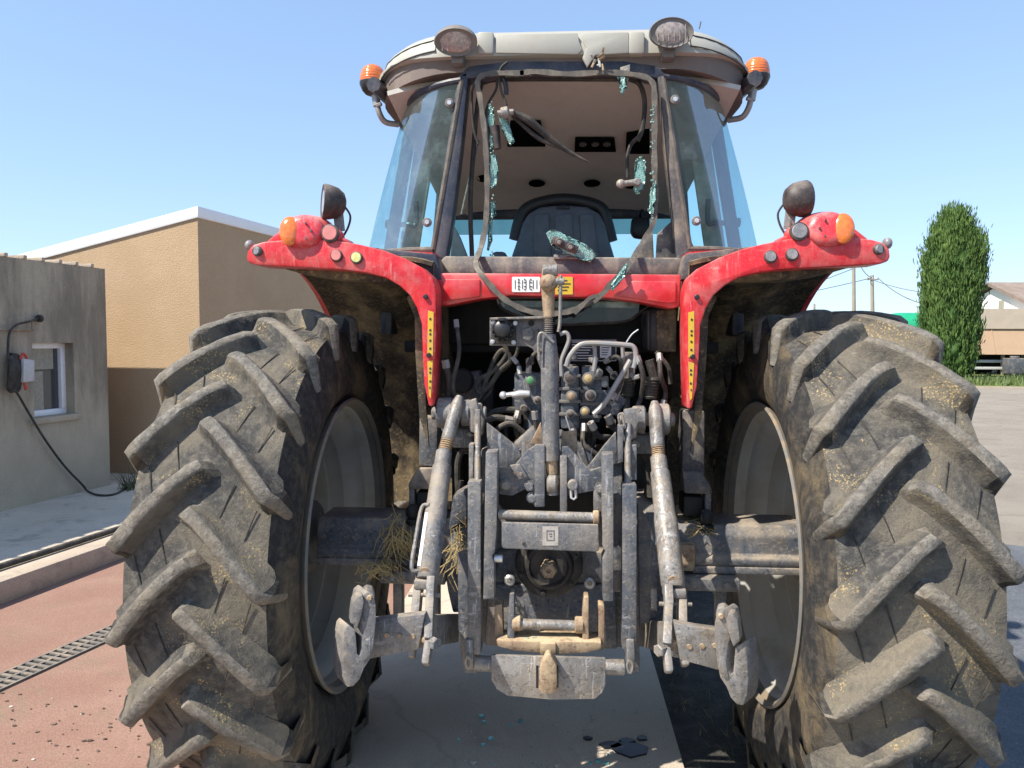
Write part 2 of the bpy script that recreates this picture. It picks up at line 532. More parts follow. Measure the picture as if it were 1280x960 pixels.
    def lathe(s, prof, o, axis=(0, 1, 0), n=24, m=0, close=False, mis=None, sc=(1, 1)):
        o = Vector(o)
        ax = Vector(axis).normalized()
        x = ax.orthogonal().normalized()
        if abs(ax.z) < .9: x = Vector((0, 0, 1)) - ax * ax.z; x.normalize()
        y = ax.cross(x)
        k = len(prof)
        vs = [o + ax * a + (x * math.cos(2 * PI * j / n) * sc[0] + y * math.sin(2 * PI * j / n) * sc[1]) * r for a, r in prof for j in range(n)]
        V = [s.bm.verts.new(v) for v in vs]
        out = []
        rng = k if close else k - 1
        for i in range(rng):
            for j in range(n):
                a, b = i * n, ((i + 1) % k) * n
                f = s.bm.faces.new((V[a + j], V[a + (j + 1) % n], V[b + (j + 1) % n], V[b + j]))
                f.material_index = mis[i] if mis else m
                f.smooth = True
                out.append(f)
        if not close:
            for i in (0, k - 1):
                if prof[i][1] > 1e-4:
                    f = s.bm.faces.new([V[i * n + j] for j in range(n)])
                    f.material_index = m if not mis else mis[min(i, len(mis) - 1)]
                    f.smooth = True
                    out.append(f)
        bmesh.ops.recalc_face_normals(s.bm, faces=out)
        return out

    def cyl(s, c, r, h, axis=(0, 1, 0), n=20, bev=.0, m=0):
        b = min(bev, h / 3, r / 3)
        pr = [(-h / 2, r - b), (-h / 2 + b, r), (h / 2 - b, r), (h / 2, r - b)] if b > 0 else [(-h / 2, r), (h / 2, r)]
        return s.lathe(pr, c, axis, n, m)

    def hexbolt(s, c, r, h, axis=(0, -1, 0), m=0):
        s.cyl(c, r * 1.35, h * .35, axis, 16, 0, m)
        s.cyl(Vector(c) + Vector(axis) * h * .5, r, h, axis, 6, .001, m)

    def ball(s, c, r, m=0, u=16, v=10, rot=None, noise=0):
        r = Vector((r, r, r)) if isinstance(r, (int, float)) else Vector(r)
        q = rot or Matrix.Identity(3)
        res = bmesh.ops.create_uvsphere(s.bm, u_segments=u, v_segments=v, radius=1)
        for vv in res['verts']:
            k = 1 + random.uniform(-noise, noise)
            vv.co = Vector(c) + q @ Vector((vv.co.x * r.x, vv.co.y * r.y, vv.co.z * r.z)) * k
        fs = {f for vv in res['verts'] for f in vv.link_faces}
        for f in fs:
            f.material_index = m
            f.smooth = True

    def grid(s, fn, nu, nv, m=0, wrap=False):
        V = [[s.bm.verts.new(fn(i / nu, j / nv)) for j in range(nv + 1)] for i in range(nu + 1)]
        out = []
        for i in range(nu):
            for j in range(nv):
                f = s.bm.faces.new((V[i][j], V[i + 1][j], V[i + 1][j + 1], V[i][j + 1]))
                f.material_index = m
                f.smooth = True
                out.append(f)
        return out

    def solidify(s, th):
        g = s.bm.faces[:]
        bmesh.ops.recalc_face_normals(s.bm, faces=g)
        bmesh.ops.solidify(s.bm, geom=g, thickness=th)

    def build(s, name, parent=None, org=(0, 0, 0), flip=False, sharp=38, recalc=False):
        org = Vector(org)
        for v in s.bm.verts:
            if flip: v.co.x = -v.co.x
            v.co -= org
        if flip: bmesh.ops.reverse_faces(s.bm, faces=s.bm.faces[:])
        if recalc: bmesh.ops.recalc_face_normals(s.bm, faces=s.bm.faces[:])
        me = bpy.data.meshes.new(name)
        s.bm.to_mesh(me)
        s.bm.free()
        for k in s.mats: me.materials.append(k)
        me.set_sharp_from_angle(angle=R(sharp))
        o = bpy.data.objects.new(name, me)
        COL.objects.link(o)
        if parent: o.parent = parent
        else: o.location = org
        return o


def tag(o, label=None, cat=None, group=None, kind=None):
    if label: o['label'] = label
    if cat: o['category'] = cat
    if group: o['group'] = group
    if kind: o['kind'] = kind
    return o


def empty(name, loc):
    o = bpy.data.objects.new(name, None)
    o.empty_display_size = .2
    COL.objects.link(o)
    o.location = loc
    return o


# ================================================================== TRACTOR
YA, ZA, XW = 2.90, .90, .965
ORG = Vector((0, YA, 0))
TR = empty('tractor', ORG)
tag(TR, 'red and grey farm tractor seen from behind, rear window smashed out, tyres muddy', 'tractor')


def part(b, name, parent=None, **k):
    return b.build(name, parent or TR, ORG, **k)


# ---- wheels
def tyre_mesh(side, YA, ZA, XW, Ro, hw, rim_r, nl, phase, sag=0.0):
    b = B('tyre', 'lug', 'side')
    S = Ro / .9
    lug_h = .058 * S
    rb = lambda x: Ro - lug_h - .030 * S * (x / hw) ** 2
    rt = lambda x: Ro - .020 * S * (abs(x) / hw) ** 2.5

    prof = []
    for i in range(13):
        x = -hw + 2 * hw * i / 12
        prof.append((x, rb(x)))
    sw = [(hw + .012, rb(hw) - .03 * S), (hw + .028, rb(hw) - .08 * S), (hw + .034, rb(hw) - .14 * S), (hw + .030, rim_r + .085), (hw + .018, rim_r + .040), (hw + .002, rim_r + .014), (hw - .03, rim_r - .02)]
    full = [(-x, r) for x, r in reversed(sw)] + prof + sw
    mi = []
    for i in range(len(full) - 1):
        inner = len(sw) <= i < len(full) - 1 - len(sw)
        mi.append(0 if inner else 2)
    n = 132
    o = Vector((XW * side, YA, ZA))
    b.lathe(full, o, (1, 0, 0), n, 0, mis=mi)
    for f in [f for f in b.bm.faces if len(f.verts) > 4]: b.bm.faces.remove(f)

    def pt(x, r, a):
        return o + Vector((x, -r * math.cos(a), r * math.sin(a)))
    da = 2 * PI / nl
    W = .225 * S
    for sgn in (-1, 1):
        for k in range(nl):
            a0 = phase + (k + (0 if sgn > 0 else .5)) * da
            st = []
            jit = random.uniform(-.004, .004)
            ns = 11
            for i in range(ns):
                u = i / (ns - 1)
                xx = -.012 + (hw + .012) * u ** .96
                aa = a0 - (W * (u ** 1.12)) / Ro * (1 + .06 * u)
                st.append((xx, aa + jit, u))
            rings = []
            for (xx, aa, u) in st:
                tw = (.0165 + .004 * u) * S * (1.12 if u < .12 else 1)
                bw = tw + (.017 + .006 * u) * S
                hh = rt(xx)
                if u == 0: hh -= .006
                # direction along the lug in (x, arc), perpendicular for width
                px_, pa = .70, .71
                lo = rb(min(max(xx, -hw), hw)) - .006
                ring = []
                for off, r in ((-bw * 1.35, lo - .002), (-bw * .94, lo + (hh - lo) * .16), (-tw - .007, lo + (hh - lo) * .55), (-tw - .001, hh - .006), (-tw + .005, hh - .0008), (0, hh + .001), (tw - .005, hh - .0008), (tw + .001, hh - .006), (tw + .007, lo + (hh - lo) * .55), (bw * .98, lo + (hh - lo) * .16), (bw * 1.42, lo - .002)):
                    j = random.uniform(-.0022, .0022)
                    ring.append(((xx + off * px_), aa + off * pa / Ro, r + j))
                rings.append(ring)
            # shoulder drop
            last = rings[-1]
            dx = hw - .004
            def clampx(r_): return [(min(x, hw + .024), a, r) for x, a, r in r_]
            rings = [clampx(r_) for r_ in rings]
            last = rings[-1]
            rings.append([(min(x + .022, hw + .034), a - .012, r - (.020 if r > rb(hw) + .01 else .0)) for x, a, r in last])
            rings.append([(min(x + .016, hw + .036), a - .030, min(r, rb(hw) - .075)) for x, a, r in rings[-1]])
            # blunt head
            h0 = rings[0]
            head = [(x - .022, a + .012, min(r, rb(0) + .0)) for x, a, r in h0]
            rings = [head] + rings
            K = len(h0)
            V = [[b.bm.verts.new(pt(sgn * x, r, a)) for x, a, r in rg] for rg in rings]
            out = []
            for i in range(len(V) - 1):
                for j in range(K - 1):
                    f = b.bm.faces.new((V[i][j], V[i][j + 1], V[i + 1][j + 1], V[i + 1][j]))
                    f.smooth = True
                    f.material_index = 1 if (3 <= j <= 6 or i == 0) and i < len(V) - 3 else 0
                    if i >= len(V) - 3: f.material_index = 1 if 3 <= j <= 6 else 2
                    out.append(f)
            for rg in (V[0], V[-1]):
                f = b.bm.faces.new(rg); f.smooth = True; out.append(f); f.material_index = 0
            bmesh.ops.recalc_face_normals(b.bm, faces=out)
            # narrow moulded rib lines in the groove beside each lug
            for q in (.34, .68):
                rr_ = []
                for t in (0, .5, 1):
                    xx = hw * (q + .0 * t)
                    aa = a0 - (W * (q ** 1.12)) / Ro + (.06 + .115 * t) * S
                    rr_.append(pt(sgn * (xx + .03 * t), rb(xx) + .0005, aa))
                b.tube(rr_, .0018, 5, 2, 2)
    return b


def rim_mesh(side, YA, ZA, XW, rr, hw):
    b = B('rim', 'castiron', 'rimedge')
    o = Vector((XW * side, YA, ZA))
    s_ = -side     # inner side points to the tractor
    pr = [(.228, rr - .012), (.243, rr + .004), (.236, rr + .012), (.222, rr + .006), (.196, rr - .016), (.165, rr - .022), (.150, rr - .024), (.142, rr - .040), (.120, rr - .060), (.07, rr - .070), (.064, rr - .066), (.0, rr - .066), (-.006, rr - .071), (-.06, rr - .066),
          (-.10, rr - .045), (-.175, rr - .022), (-.188, rr + .004), (-.198, rr + .010)]
    b.lathe([(a * s_, r) for a, r in pr], o, (1, 0, 0), 96)
    for f in [f for f in b.bm.faces if len(f.verts) > 4]: b.bm.faces.remove(f)
    for f in b.bm.faces:
        if abs(abs(f.calc_center_median().x - o.x) - .226) < .022: f.material_index = 2
    b.solidify(.006)
    d = [(-.14, rr - .045), (-.15, rr - .09), (-.16, rr - .16), (-.14, rr - .26), (-.07, .19), (-.07, .02)]
    n0 = len(b.bm.faces)
    b.lathe([(a * s_, r) for a, r in d], o, (1, 0, 0), 64)
    for k in range(10):
        a = 2 * PI * k / 10
        b.hexbolt(o + Vector((-.015 * s_, -.14 * math.cos(a), .14 * math.sin(a))), .014, .02, (s_, 0, 0), 1)
    for k in range(8):
        a = 2 * PI * (k + .5) / 8
        b.box(o + Vector((-.11 * s_, -(rr - .11) * math.cos(a), (rr - .11) * math.sin(a))), (.09, .05, .07), Matrix.Rotation(-a, 3, 'X') if True else None, .006, 0)
    b.cyl(o + Vector((.02 * s_, 0, 0)), .13, .12, (1, 0, 0), 32, .01, 1)
    return b


for side, ph in ((-1, .03), (1, .15)):
    xw_ = 1.042 if side < 0 else .986
    hw_ = .212 if side < 0 else .222
    wh = part(rim_mesh(side, YA, ZA, xw_, .548, .255), 'wheel')
    part(tyre_mesh(side, YA, ZA, xw_, .905, hw_, .548, 20, ph), 'tyre', wh, sharp=40)
for side in (-1, 1):
    wh = part(rim_mesh(side, 5.75, .66, 1.0, .36, .2), 'front_wheel')
    part(tyre_mesh(side, 5.75, .66, 1.0, .66, .2, .36, 18, .1), 'tyre', wh)

# ---- fenders
YF = 2.62
lip_top = [(308, 323), (309, 314), (316, 306), (330, 302), (352, 300), (378, 299), (402, 299), (425, 301), (452, 306), (480, 313), (506, 323), (527, 334), (541, 347), (545, 362)]
lip_in = [(545, 420), (543, 470), (541, 508), (536, 508)]
lip_bot = [(530, 480), (528, 440), (527, 405), (521, 385), (512, 369), (499, 357), (482, 347), (458, 341), (428, 337), (390, 335), (350, 333), (318, 331), (310, 328)]


def fender(flip):
    b = B('fender_red', 'fender_red')
    b.px(lip_top + lip_in + lip_bot, YF, .13, .016, 0)
    # crease skirt: top deck running forward over the tyre
    def deck(u, v):
        a = R(96 - 62 * u)
        x = -.47 - .64 * v
        return Vector((x, YA + .02 + 1.115 * math.cos(a), .90 + 1.115 * math.sin(a) + .012 * math.sin(v * PI)))
    b2 = B('fender_red')
    f = part(b, 'fender', flip=flip)
    b2.grid(deck, 14, 6)
    b2.solidify(.012)
    part(b2, 'top_deck', f, flip=flip)
    # muddy inner liner: an arc round the wheel from the lip over the top and down in front
    bl = B('liner')
    def lin(u, v):
        a = R(101 - 105 * u)
        x = -.455 - .625 * v
        rr = 1.085 + .02 * math.sin(v * 9)
        if v > .45 and v < .62: rr += .012
        z = .90 + rr * math.sin(a)
        return Vector((x - .05 * u * (1 - v), YA + .03 + rr * 1.0 * math.cos(a), z))
    bl.grid(lin, 30, 16)
    bl.solidify(.014)
    # inner side wall of the mudguard against the cab
    def wall(u, v):
        a = R(101 - 105 * u)
        rr = 1.08 - .50 * v
        return Vector((-.455 - .0 * v, YA + .03 + rr * math.cos(a), max(.90 + rr * math.sin(a), .82)))
    bl.grid(wall, 20, 4)
    # return lip behind the red moulding, dusty edge
    bl.px([(527, 352), (532, 370), (532, 500), (536, 560), (524, 520), (519, 440), (518, 395), (508, 372)], YF + .135, .02, .002)
    bl.px([(345, 333), (470, 339), (500, 352), (470, 352), (420, 349), (380, 343)], YF + .1, .16, .004)
    part(bl, 'liner', f, flip=flip)
    # big round tail lamp on a red pod
    c = A(374, 288, YF + .02)
    bp = B('fender_red')
    bp.ball(c + Vector((.012, .075, -.002)), (.098, .10, .066), 0, 24, 14)
    bp.px([(330, 303), (352, 285), (400, 280), (418, 292), (432, 298), (440, 306), (400, 310), (350, 310)], YF + .03, .10, .018)
    bp.ball(A(413, 296, YF + .02) + Vector((.006, .035, 0)), (.034, .045, .034), 0, 18, 10)
    part(bp, 'lamp_pod', f, flip=flip)
    bt = B('redlens', 'orange', 'lampdark')
    rot = Vector((.10, -1, .18)).normalized()
    cl = A(375, 289, YF - .01)
    bt.lathe([(0, .073), (.012, .071), (.022, .060), (.027, .04), (.029, .001)], cl + Vector((.008, .02, 0)), rot, 32, 0, sc=(.82, 1))
    for q in range(5):
        bt.cyl(cl + Vector((.03 + .012 * math.cos(q * 2.1), -.008, .03 * math.sin(q * 2.1))), .004, .006, rot, 8, 0, 2)
    part(bt, 'tail_light', f, flip=flip)
    bo = B('orange')
    bo.lathe([(0, .043), (.010, .042), (.017, .034), (.021, .02), (.022, .001)], A(361.5, 289, YF - .015) + Vector((0, .010, 0)), rot, 28, 0, sc=(1.22, .84))
    part(bo, 'indicator', f, flip=flip)
    def disc(px_, py_, r, mat, nm, dx=0):
        q = B(mat, 'lampdark')
        cc = A(px_, py_, YF)
        q.lathe([(-.004, r * 1.22), (.006, r * 1.2), (.008, r * 1.02)], cc, (0, -1, .1), 22, 1)
        q.lathe([(.003, r), (.0095, r * .97), (.011, r * .90), (.0112, .001)], cc, (dx, -1, .12), 22, 0)
        part(q, 'reflector', f, flip=flip)
    disc(413, 292, .026, 'reflector' if flip else 'pinkrefl', 'r')
    disc(421, 320, .018, 'reflector' if flip else 'pinkrefl', 'r')
    disc(446, 322.5, .018, 'reflector' if flip else 'greenyellow', 'r')
    disc(322, 314, .015, 'reflector', 'r', -.35)
    q = B('reflector')
    q.ball(A(312, 307, YF + .05), (.016, .02, .02))
    part(q, 'side_marker', f, flip=flip)
    # yellow warning strip on the inner leg
    q = B('yellow', 'darkmark')
    q.px([(535, 388), (542, 390), (541, 445), (534, 443)], YF - .002, .002, 0)
    q.px([(534, 452), (541, 450), (538.5, 498), (536, 495)], YF - .002, .002, 0)
    for yy in (397, 411, 416, 424, 434, 459, 464, 475, 483):
        q.px([(536.3, yy + 1), (538.6 - (yy > 480), yy), (539 - (yy > 480), yy + 2.6), (536.8, yy + 3.2)], YF - .0035, .0012, 0, 1)
    part(q, 'warning_strip', f, flip=flip)
    for yy in (371, 444):
        q = B('plastic')
        q.cyl(A(536 if yy > 400 else 532, yy, YF - .004), .0085, .014, (0, 1, 0), 12, .002)
        part(q, 'rivet', f, flip=flip)
    return f


fl = fender(False)
fr = fender(True)


# work lamps on the fenders
def work_lamp(flip, turn):
    f = fr if flip else fl
    c = A(413, 253, 2.70)
    q = B('lampdark', 'lens', 'worn_steel', 'rubber')
    ax = Vector((-math.cos(turn), -math.sin(turn), .06)).normalized()
    q.lathe([(-.055, .001), (-.054, .018), (-.046, .036), (-.025, .051), (.004, .058), (.022, .060), (.028, .057), (.026, .052)], c, ax, 28, 0, sc=(1.06, .9))
    q.lathe([(.024, .053), (.027, .03), (.028, .001)], c, ax, 28, 1, sc=(1.06, .9))
    base = A(425, 285, 2.70)
    q.bar(base + Vector((0, 0, -.012)), c + Vector((.024, .012, -.03)), .036, .005, .001, 2)
    q.tube([base + Vector((0, 0, .012)), base + Vector((-.004, 0, -.055))], .008, 8, 0, 2)
    q.cyl(c + Vector((.028, .004, -.035)), .012, .02, (0, 1, 0), 6, .002, 2)
    q.tube([c + Vector((.046, .02, -.01)), c + Vector((.066, .02, -.045)), c + Vector((.058, .02, -.085)), c + Vector((.035, .02, -.125))], .0042, 6, 5, 3)
    part(q, 'work_lamp', f, flip=flip)


work_lamp(False, R(25))
work_lamp(True, R(-12))

# ---- red cross beam
b = B('red')
b.px([(544, 341), (852, 343), (851, 384), (838, 386), (800, 378), (760, 373), (640, 370), (600, 374), (560, 382), (545, 382)], 2.76, .12, .010)
b.px([(552, 349), (600, 349), (600, 371), (556, 376)], 2.753, .012, .004)
b.px([(790, 351), (845, 352), (845, 378), (835, 379), (772, 370)], 2.753, .012, .004)
beam = part(b, 'rear_crossbeam')
b = B('white', 'darkmark')
b.px([(641, 346), (674, 346), (675, 347), (675, 364), (674, 365), (641, 365), (640, 364), (640, 347)], 2.757, .0025, .0)
for i in range(7):
    x = 643.5 + i * 4.5
    b.rect(x, 350, x + .8, 361, 2.7555, .001, 0, 1)
for i in range(3):
    x = 647 + i * 7.5
    for yy, d in ((349, 1), (362, -1)):
        b.px([(x, yy + d), (x + 3, yy + d), (x + 1.5, yy - d)], 2.755, .001, 0, 1)
    b.rect(x, 352.5, x + 3, 353.3, 2.755, .001, 0, 1)
    b.rect(x, 357.5, x + 3, 358.3, 2.755, .001, 0, 1)
part(b, 'instruction_plate', beam)
b = B('yellow', 'darkmark')
b.rect(694, 346, 716, 368, 2.757, .0025, 0)
for yy in (350, 354, 358, 362):
    b.rect(697, yy, 713 - (yy % 3) * 2, yy + 1.2, 2.7555, .001, 0, 1)
part(b, 'warning_label', beam)

# ---- cab: frame, panes, roof
YC = 2.98
b = B('frame', 'frame_dirty', 'cavity')
LP = [(543, 330), (540, 318), (545, 300), (556, 200), (568, 120), (574, 92), (586, 88), (584, 110), (577, 180), (566, 270), (558, 320), (562, 333)]
RP = [(866, 333), (872, 318), (864, 300), (850, 200), (837, 120), (831, 94), (820, 90), (826, 120), (834, 200), (842, 270), (846, 320), (843, 333)]
b.px(LP, YC, .09, .008)
b.px(RP, YC, .09, .008, 1)
b.px([(556, 320), (850, 322), (866, 333), (860, 345), (545, 345), (545, 333)], YC - .08, .20, .008, 1)
b.px([(572, 96), (586, 82), (640, 76), (780, 76), (822, 82), (835, 96), (820, 98), (790, 90), (630, 90), (590, 98)], YC, .09, .006)
for mir in (0, 1):
    pp = [(462, 309), (545, 318), (552, 350), (520, 345), (490, 330), (462, 322)]
    P_ = [A(x, y, 2.756) for x, y in pp]
    if mir: P_ = [Vector((-p.x, p.y, p.z)) for p in P_][::-1]
    b.prism(P_, (0, .12, 0), .004, mir)
# cab floor, lower back wall, side sills
b.box((0, 3.85, 1.66), (1.30, 1.4, .05), None, .01, 2)
b.box((0, 3.14, 1.83), (.92, .05, .32), None, .01, 2)
for sx in (-1, 1):
    b.box((sx * .80, 4.05, 1.86), (.06, 1.15, .30), None, .02)
    # door pillar behind the corner pane, windscreen pillar
    for (p0, p1, w_) in (((sx * .865, 3.72, 1.95), (sx * .71, 3.66, 2.74), .055), ((sx * .80, 4.62, 1.6), (sx * .68, 4.42, 2.6), .06)):
        b.bar(p0, p1, w_, .05, .008)
    b.tube([Vector((sx * .76, 3.1, 2.72)), Vector((sx * .73, 3.6, 2.73)), Vector((sx * .70, 4.45, 2.58))], .03, 8, 3)
b.box((0, 4.50, 2.44), (1.36, .07, .085), None, .02)
b.box((0, 4.66, 1.75), (1.5, .06, .35), None, .02)
cab = part(b, 'cab_frame')


def corner(flip):
    q = B('glass')
    BX0, BX1 = A(541, 312, YC).x, A(463, 308, 3.46).x
    def fn(u, v):
        t = min(u / .62, 1)
        x0 = A(541 + (577 - 541) * v, 312 - 218 * v, YC).x
        x1 = -.872 + .172 * v - .006 * math.sin(v * PI)
        e = (1 - v) * .02
        X = x0 + (x1 - x0) * math.sin(t * PI / 2)
        Y = YC + .01 + .50 * (1 - math.cos(t * PI / 2))
        if u > .62: Y += (u - .62) / .38 * .80
        zt = A(560, 95, YC).z - .015 - .03 * math.sin(t * PI / 2)
        zb = A(541, 312, YC).z - .0 * u + .0
        return Vector((X, Y, zb + (zt - zb) * v))
    q.grid(fn, 26, 12)
    g = part(q, 'corner_pane', cab, flip=flip)
    # rubber seal round the pane
    q = B('seal' , 'frame')
    path = [fn(.0, v / 10) for v in range(11)]
    top = [fn(.62 * u / 10, 1) for u in range(11)]
    bot = [fn(.62 * u / 10, 0) for u in range(11)]
    o = Vector((0, -.006, 0))
    path = [p + o for p in path]
    q.tube(path, .0105, 8, 2, 0)
    q.tube([p + o for p in top], .012, 8, 1, 1)
    q.tube([p + o for p in bot], .012, 8, 1, 0)
    part(q, 'pane_seal', cab, flip=flip)
    for (x, y) in ((562, 129), (534, 278)):
        q = B('lampgrey', 'bright')
        c = A(x, y, YC - .002)
        q.cyl(c, .018, .012, (0, 1, 0), 20, .003, 0)
        q.cyl(c + Vector((0, -.006, 0)), .010, .010, (0, 1, 0), 6, .001, 1)
        part(q, 'hinge_bolt', cab, flip=flip)
    # inside, seen through the pane: pale pillar trim, door handle
    q = B('beige', 'plastic')
    q.bar((-.78, 3.80, 1.98), (-.66, 3.72, 2.62), .10, .03, .01, 0)
    part(q, 'door_trim', cab, flip=flip)
    q = B('beige', 'plastic')
    q.bar((-.70, 4.30, 2.02), (-.62, 4.25, 2.5), .07, .04, .01, 0)
    part(q, 'pillar_trim', cab, flip=flip)
    q = B('beige', 'plastic')
    q.tube([Vector((-.82, 3.74, 2.25)), Vector((-.74, 3.70, 2.25)), Vector((-.70, 3.70, 2.25)), Vector((-.70, 3.70, 2.36))], .013, 8, 3, 1)
    q.cyl((-.835, 3.70, 2.25), .022, .03, (1, 0, 0), 12, .003, 1)
    part(q, 'door_handle', cab, flip=flip)


corner(False)
corner(True)
b = B('glass_front', 'glass_strip')
b.prism([Vector((-.68, 4.66, 1.9)), Vector((.68, 4.66, 1.9)), Vector((.66, 4.54, 2.31)), Vector((-.66, 4.54, 2.31))], (0, .006, .002), 0, 0)
b.prism([Vector((-.66, 4.54, 2.313)), Vector((.66, 4.54, 2.313)), Vector((.65, 4.515, 2.40)), Vector((-.65, 4.515, 2.40))], (0, .006, .002), 0, 1)
part(b, 'windscreen', cab)

# headliner
HN0, HN1 = Vector((0, 3.08, 2.735)), Vector((0, 4.46, 2.445))
hd = (HN1 - HN0).normalized()
hn = Vector((1, 0, 0)).cross(hd).normalized()
if hn.z > 0: hn = -hn
b = B('lining', 'cavity')
def hl(u, v):
    p = HN0.lerp(HN1, u * .955)
    return Vector(((v - .5) * (1.40 - .1 * u), p.y, p.z - .05 * abs(2 * v - 1) ** 4 - (.004 if .30 < u < .315 else 0)))
b.grid(hl, 24, 20)
b.solidify(.02)
lin = part(b, 'headliner', recalc=True)
b = B('hole', 'hole')
def hp(x, y, lift=.003): return AP(x, y, HN0 + hn * (lift + .022), hn)
qm = Matrix((Vector((1, 0, 0)), hd, Vector((1, 0, 0)).cross(hd))).transposed()
for (x, y, r) in ((671, 229, .043), (740, 229, .043), (606, 223, .043), (790, 232, .036)):
    c = hp(x, y, .006)
    b.lathe([(0, r), (.004, r * .98), (-.004, r * .85), (-.004, .001)], c, hn, 24, 1)
    part(b, 'ceiling_vent', lin)
    b = B('hole', 'hole')
b.prism([hp(x, y) for x, y in ((638, 150), (676, 150), (682, 181), (634, 181))], hn * .012, .004, 0)
part(b, 'ceiling_panel', lin)
b = B('hole', 'hole')
b.prism([hp(x, y) for x, y in ((719, 171), (768, 171), (770, 188), (718, 188))], hn * .010, .003, 0)
part(b, 'dial_panel', lin)
b = B('hole', 'hole')
b.prism([hp(x, y) for x, y in ((783, 165), (812, 160), (812, 190), (782, 190))], hn * .012, .004, 0)
part(b, 'ceiling_panel', lin)
for x in (728.5, 744, 758.5):
    b = B('plastic', 'lampgrey')
    c = hp(x, 179.5, .014)
    b.cyl(c, .018, .012, hn, 20, .003, 0)
    b.lathe([(.006, .0165), (.0075, .0165), (.0075, .014), (.006, .014)], c, hn, 20, 1)
    b.box(c + hn * .008, (.004, .024, .004), qm, .001, 1)
    part(b, 'control_dial', lin)

# seat
b = B('seat', 'seat_black')
YS = 3.72
so_ = [(636, 345), (640, 318), (647, 298), (652, 280), (660, 266), (676, 258), (704, 255), (734, 258), (750, 266), (758, 282), (762, 300), (768, 320), (772, 345)]
b.px(so_, YS, .05, .02, 0)
b.tube([A(x, y, YS + .05) for x, y in [(644, 300), (650, 276), (658, 262), (676, 254), (704, 250), (734, 254), (752, 262), (758, 278), (764, 302)]], .032, 10, 4, 1)
b.px([(650, 330), (654, 280), (664, 266), (704, 260), (744, 266), (756, 282), (762, 330)], YS + .05, .10, .03, 1)
for x0, x1, x2, x3 in ((668, 686, 690, 666), (694, 716, 718, 692), (724, 742, 750, 728)):
    b.px([(x0, 268), (x1, 266), (x2, 330), (x3, 330)], YS - .012, .014, .006, 0)
b.rect(696, 257, 712, 261, YS - .01, .02, .002, 1)
b.box((A(705, 330, YS).x, 4.0, 1.98), (.50, .50, .14), None, .04, 1)
b.cyl((A(705, 330, YS).x, 4.0, 1.80), .12, .26, (0, 0, 1), 16, .01, 1)
part(b, 'seat')
b = B('plastic', 'seat')
b.rect(614, 314, 633, 330, 3.6, .2, .02, 1)
part(b, 'armrest')
b = B('plastic', 'seat')
b.px([(790, 272), (812, 270), (814, 296), (806, 299), (792, 297), (788, 290)], 4.35, .05, .015, 0)
b.tube([A(800, 270, 4.37), A(806, 255, 4.4)], .01, 8, 0, 0)
part(b, 'interior_mirror', cab)
b = B('seat', 'frame_dirty')
b.px([(562, 325), (567, 282), (575, 296), (587, 327)], 3.14, .03, .004, 0)
part(b, 'side_cover', cab)
b = B('seat', 'frame_dirty')
b.px([(822, 292), (840, 276), (846, 328), (820, 328)], 3.05, .03, .004, 1)
b.px([(786, 328), (808, 300), (816, 290), (818, 330)], 3.10, .03, .004, 1)
part(b, 'side_cover', cab)

# rear window remains
b = B('rubber')
fr_ = [(590, 320), (588, 250), (594, 160), (600, 112), (608, 102), (640, 99), (770, 99), (790, 100), (801, 108), (806, 130), (803, 160), (797, 176)]
b.tube([A(x, y, 3.06) for x, y in fr_], .0095, 8, 4)
b.tube([A(x, y, 3.05) for x, y in [(620, 92), (700, 92), (780, 93), (812, 98), (818, 112)]], .008, 8, 3)
b.tube([A(x, y, 3.10) for x, y in [(797, 172), (788, 182), (784, 200), (785, 222)]], .008, 6, 3)
part(b, 'window_gasket', cab)
b = B('seal')
seal = [(655, 92), (620, 92), (603, 95), (597, 104), (600, 122), (605, 160), (608, 200), (609, 240), (607, 280), (601, 310), (595, 328), (600, 341), (612, 355), (628, 372), (648, 384), (670, 391), (692, 392), (715, 388), (735, 378), (752, 368), (766, 352), (778, 342), (790, 325), (805, 300), (816, 280), (819, 250), (818, 210), (818, 160), (818, 120), (815, 103), (800, 95), (760, 91), (710, 93), (670, 90), (650, 92)]
def sy(y): return YC - .03 if y < 305 else 2.735 if y > 341 else 2.86 - (y - 322) / 19 * .125 if y > 322 else YC - .03 - (y - 305) / 17 * .09
b.strap([A(x, y, sy(y)) for x, y in seal], .0195, .012, 4, wob=.16)
part(b, 'hanging_window_seal')
b = B('seal')
b.strap([A(x, y, 2.728) for x, y in [(747, 370), (738, 372), (728, 382), (718, 392)]], .014, .010, 3)
b.strap([A(x, y, 2.72) for x, y in [(778, 340), (768, 352), (756, 366), (742, 378)]], .012, .010, 3)
part(b, 'torn_strip')


def crumb(px_list, Y, t, name='glass_shard'):
    q = B('crumb')
    q.px(px_list, Y, t, .002)
    bmesh.ops.triangulate(q.bm, faces=q.bm.faces[:])
    bmesh.ops.subdivide_edges(q.bm, edges=q.bm.edges[:], cuts=2)
    for v_ in q.bm.verts: v_.co += Vector([random.uniform(-.0055, .0055) for _ in range(3)])
    part(q, name)


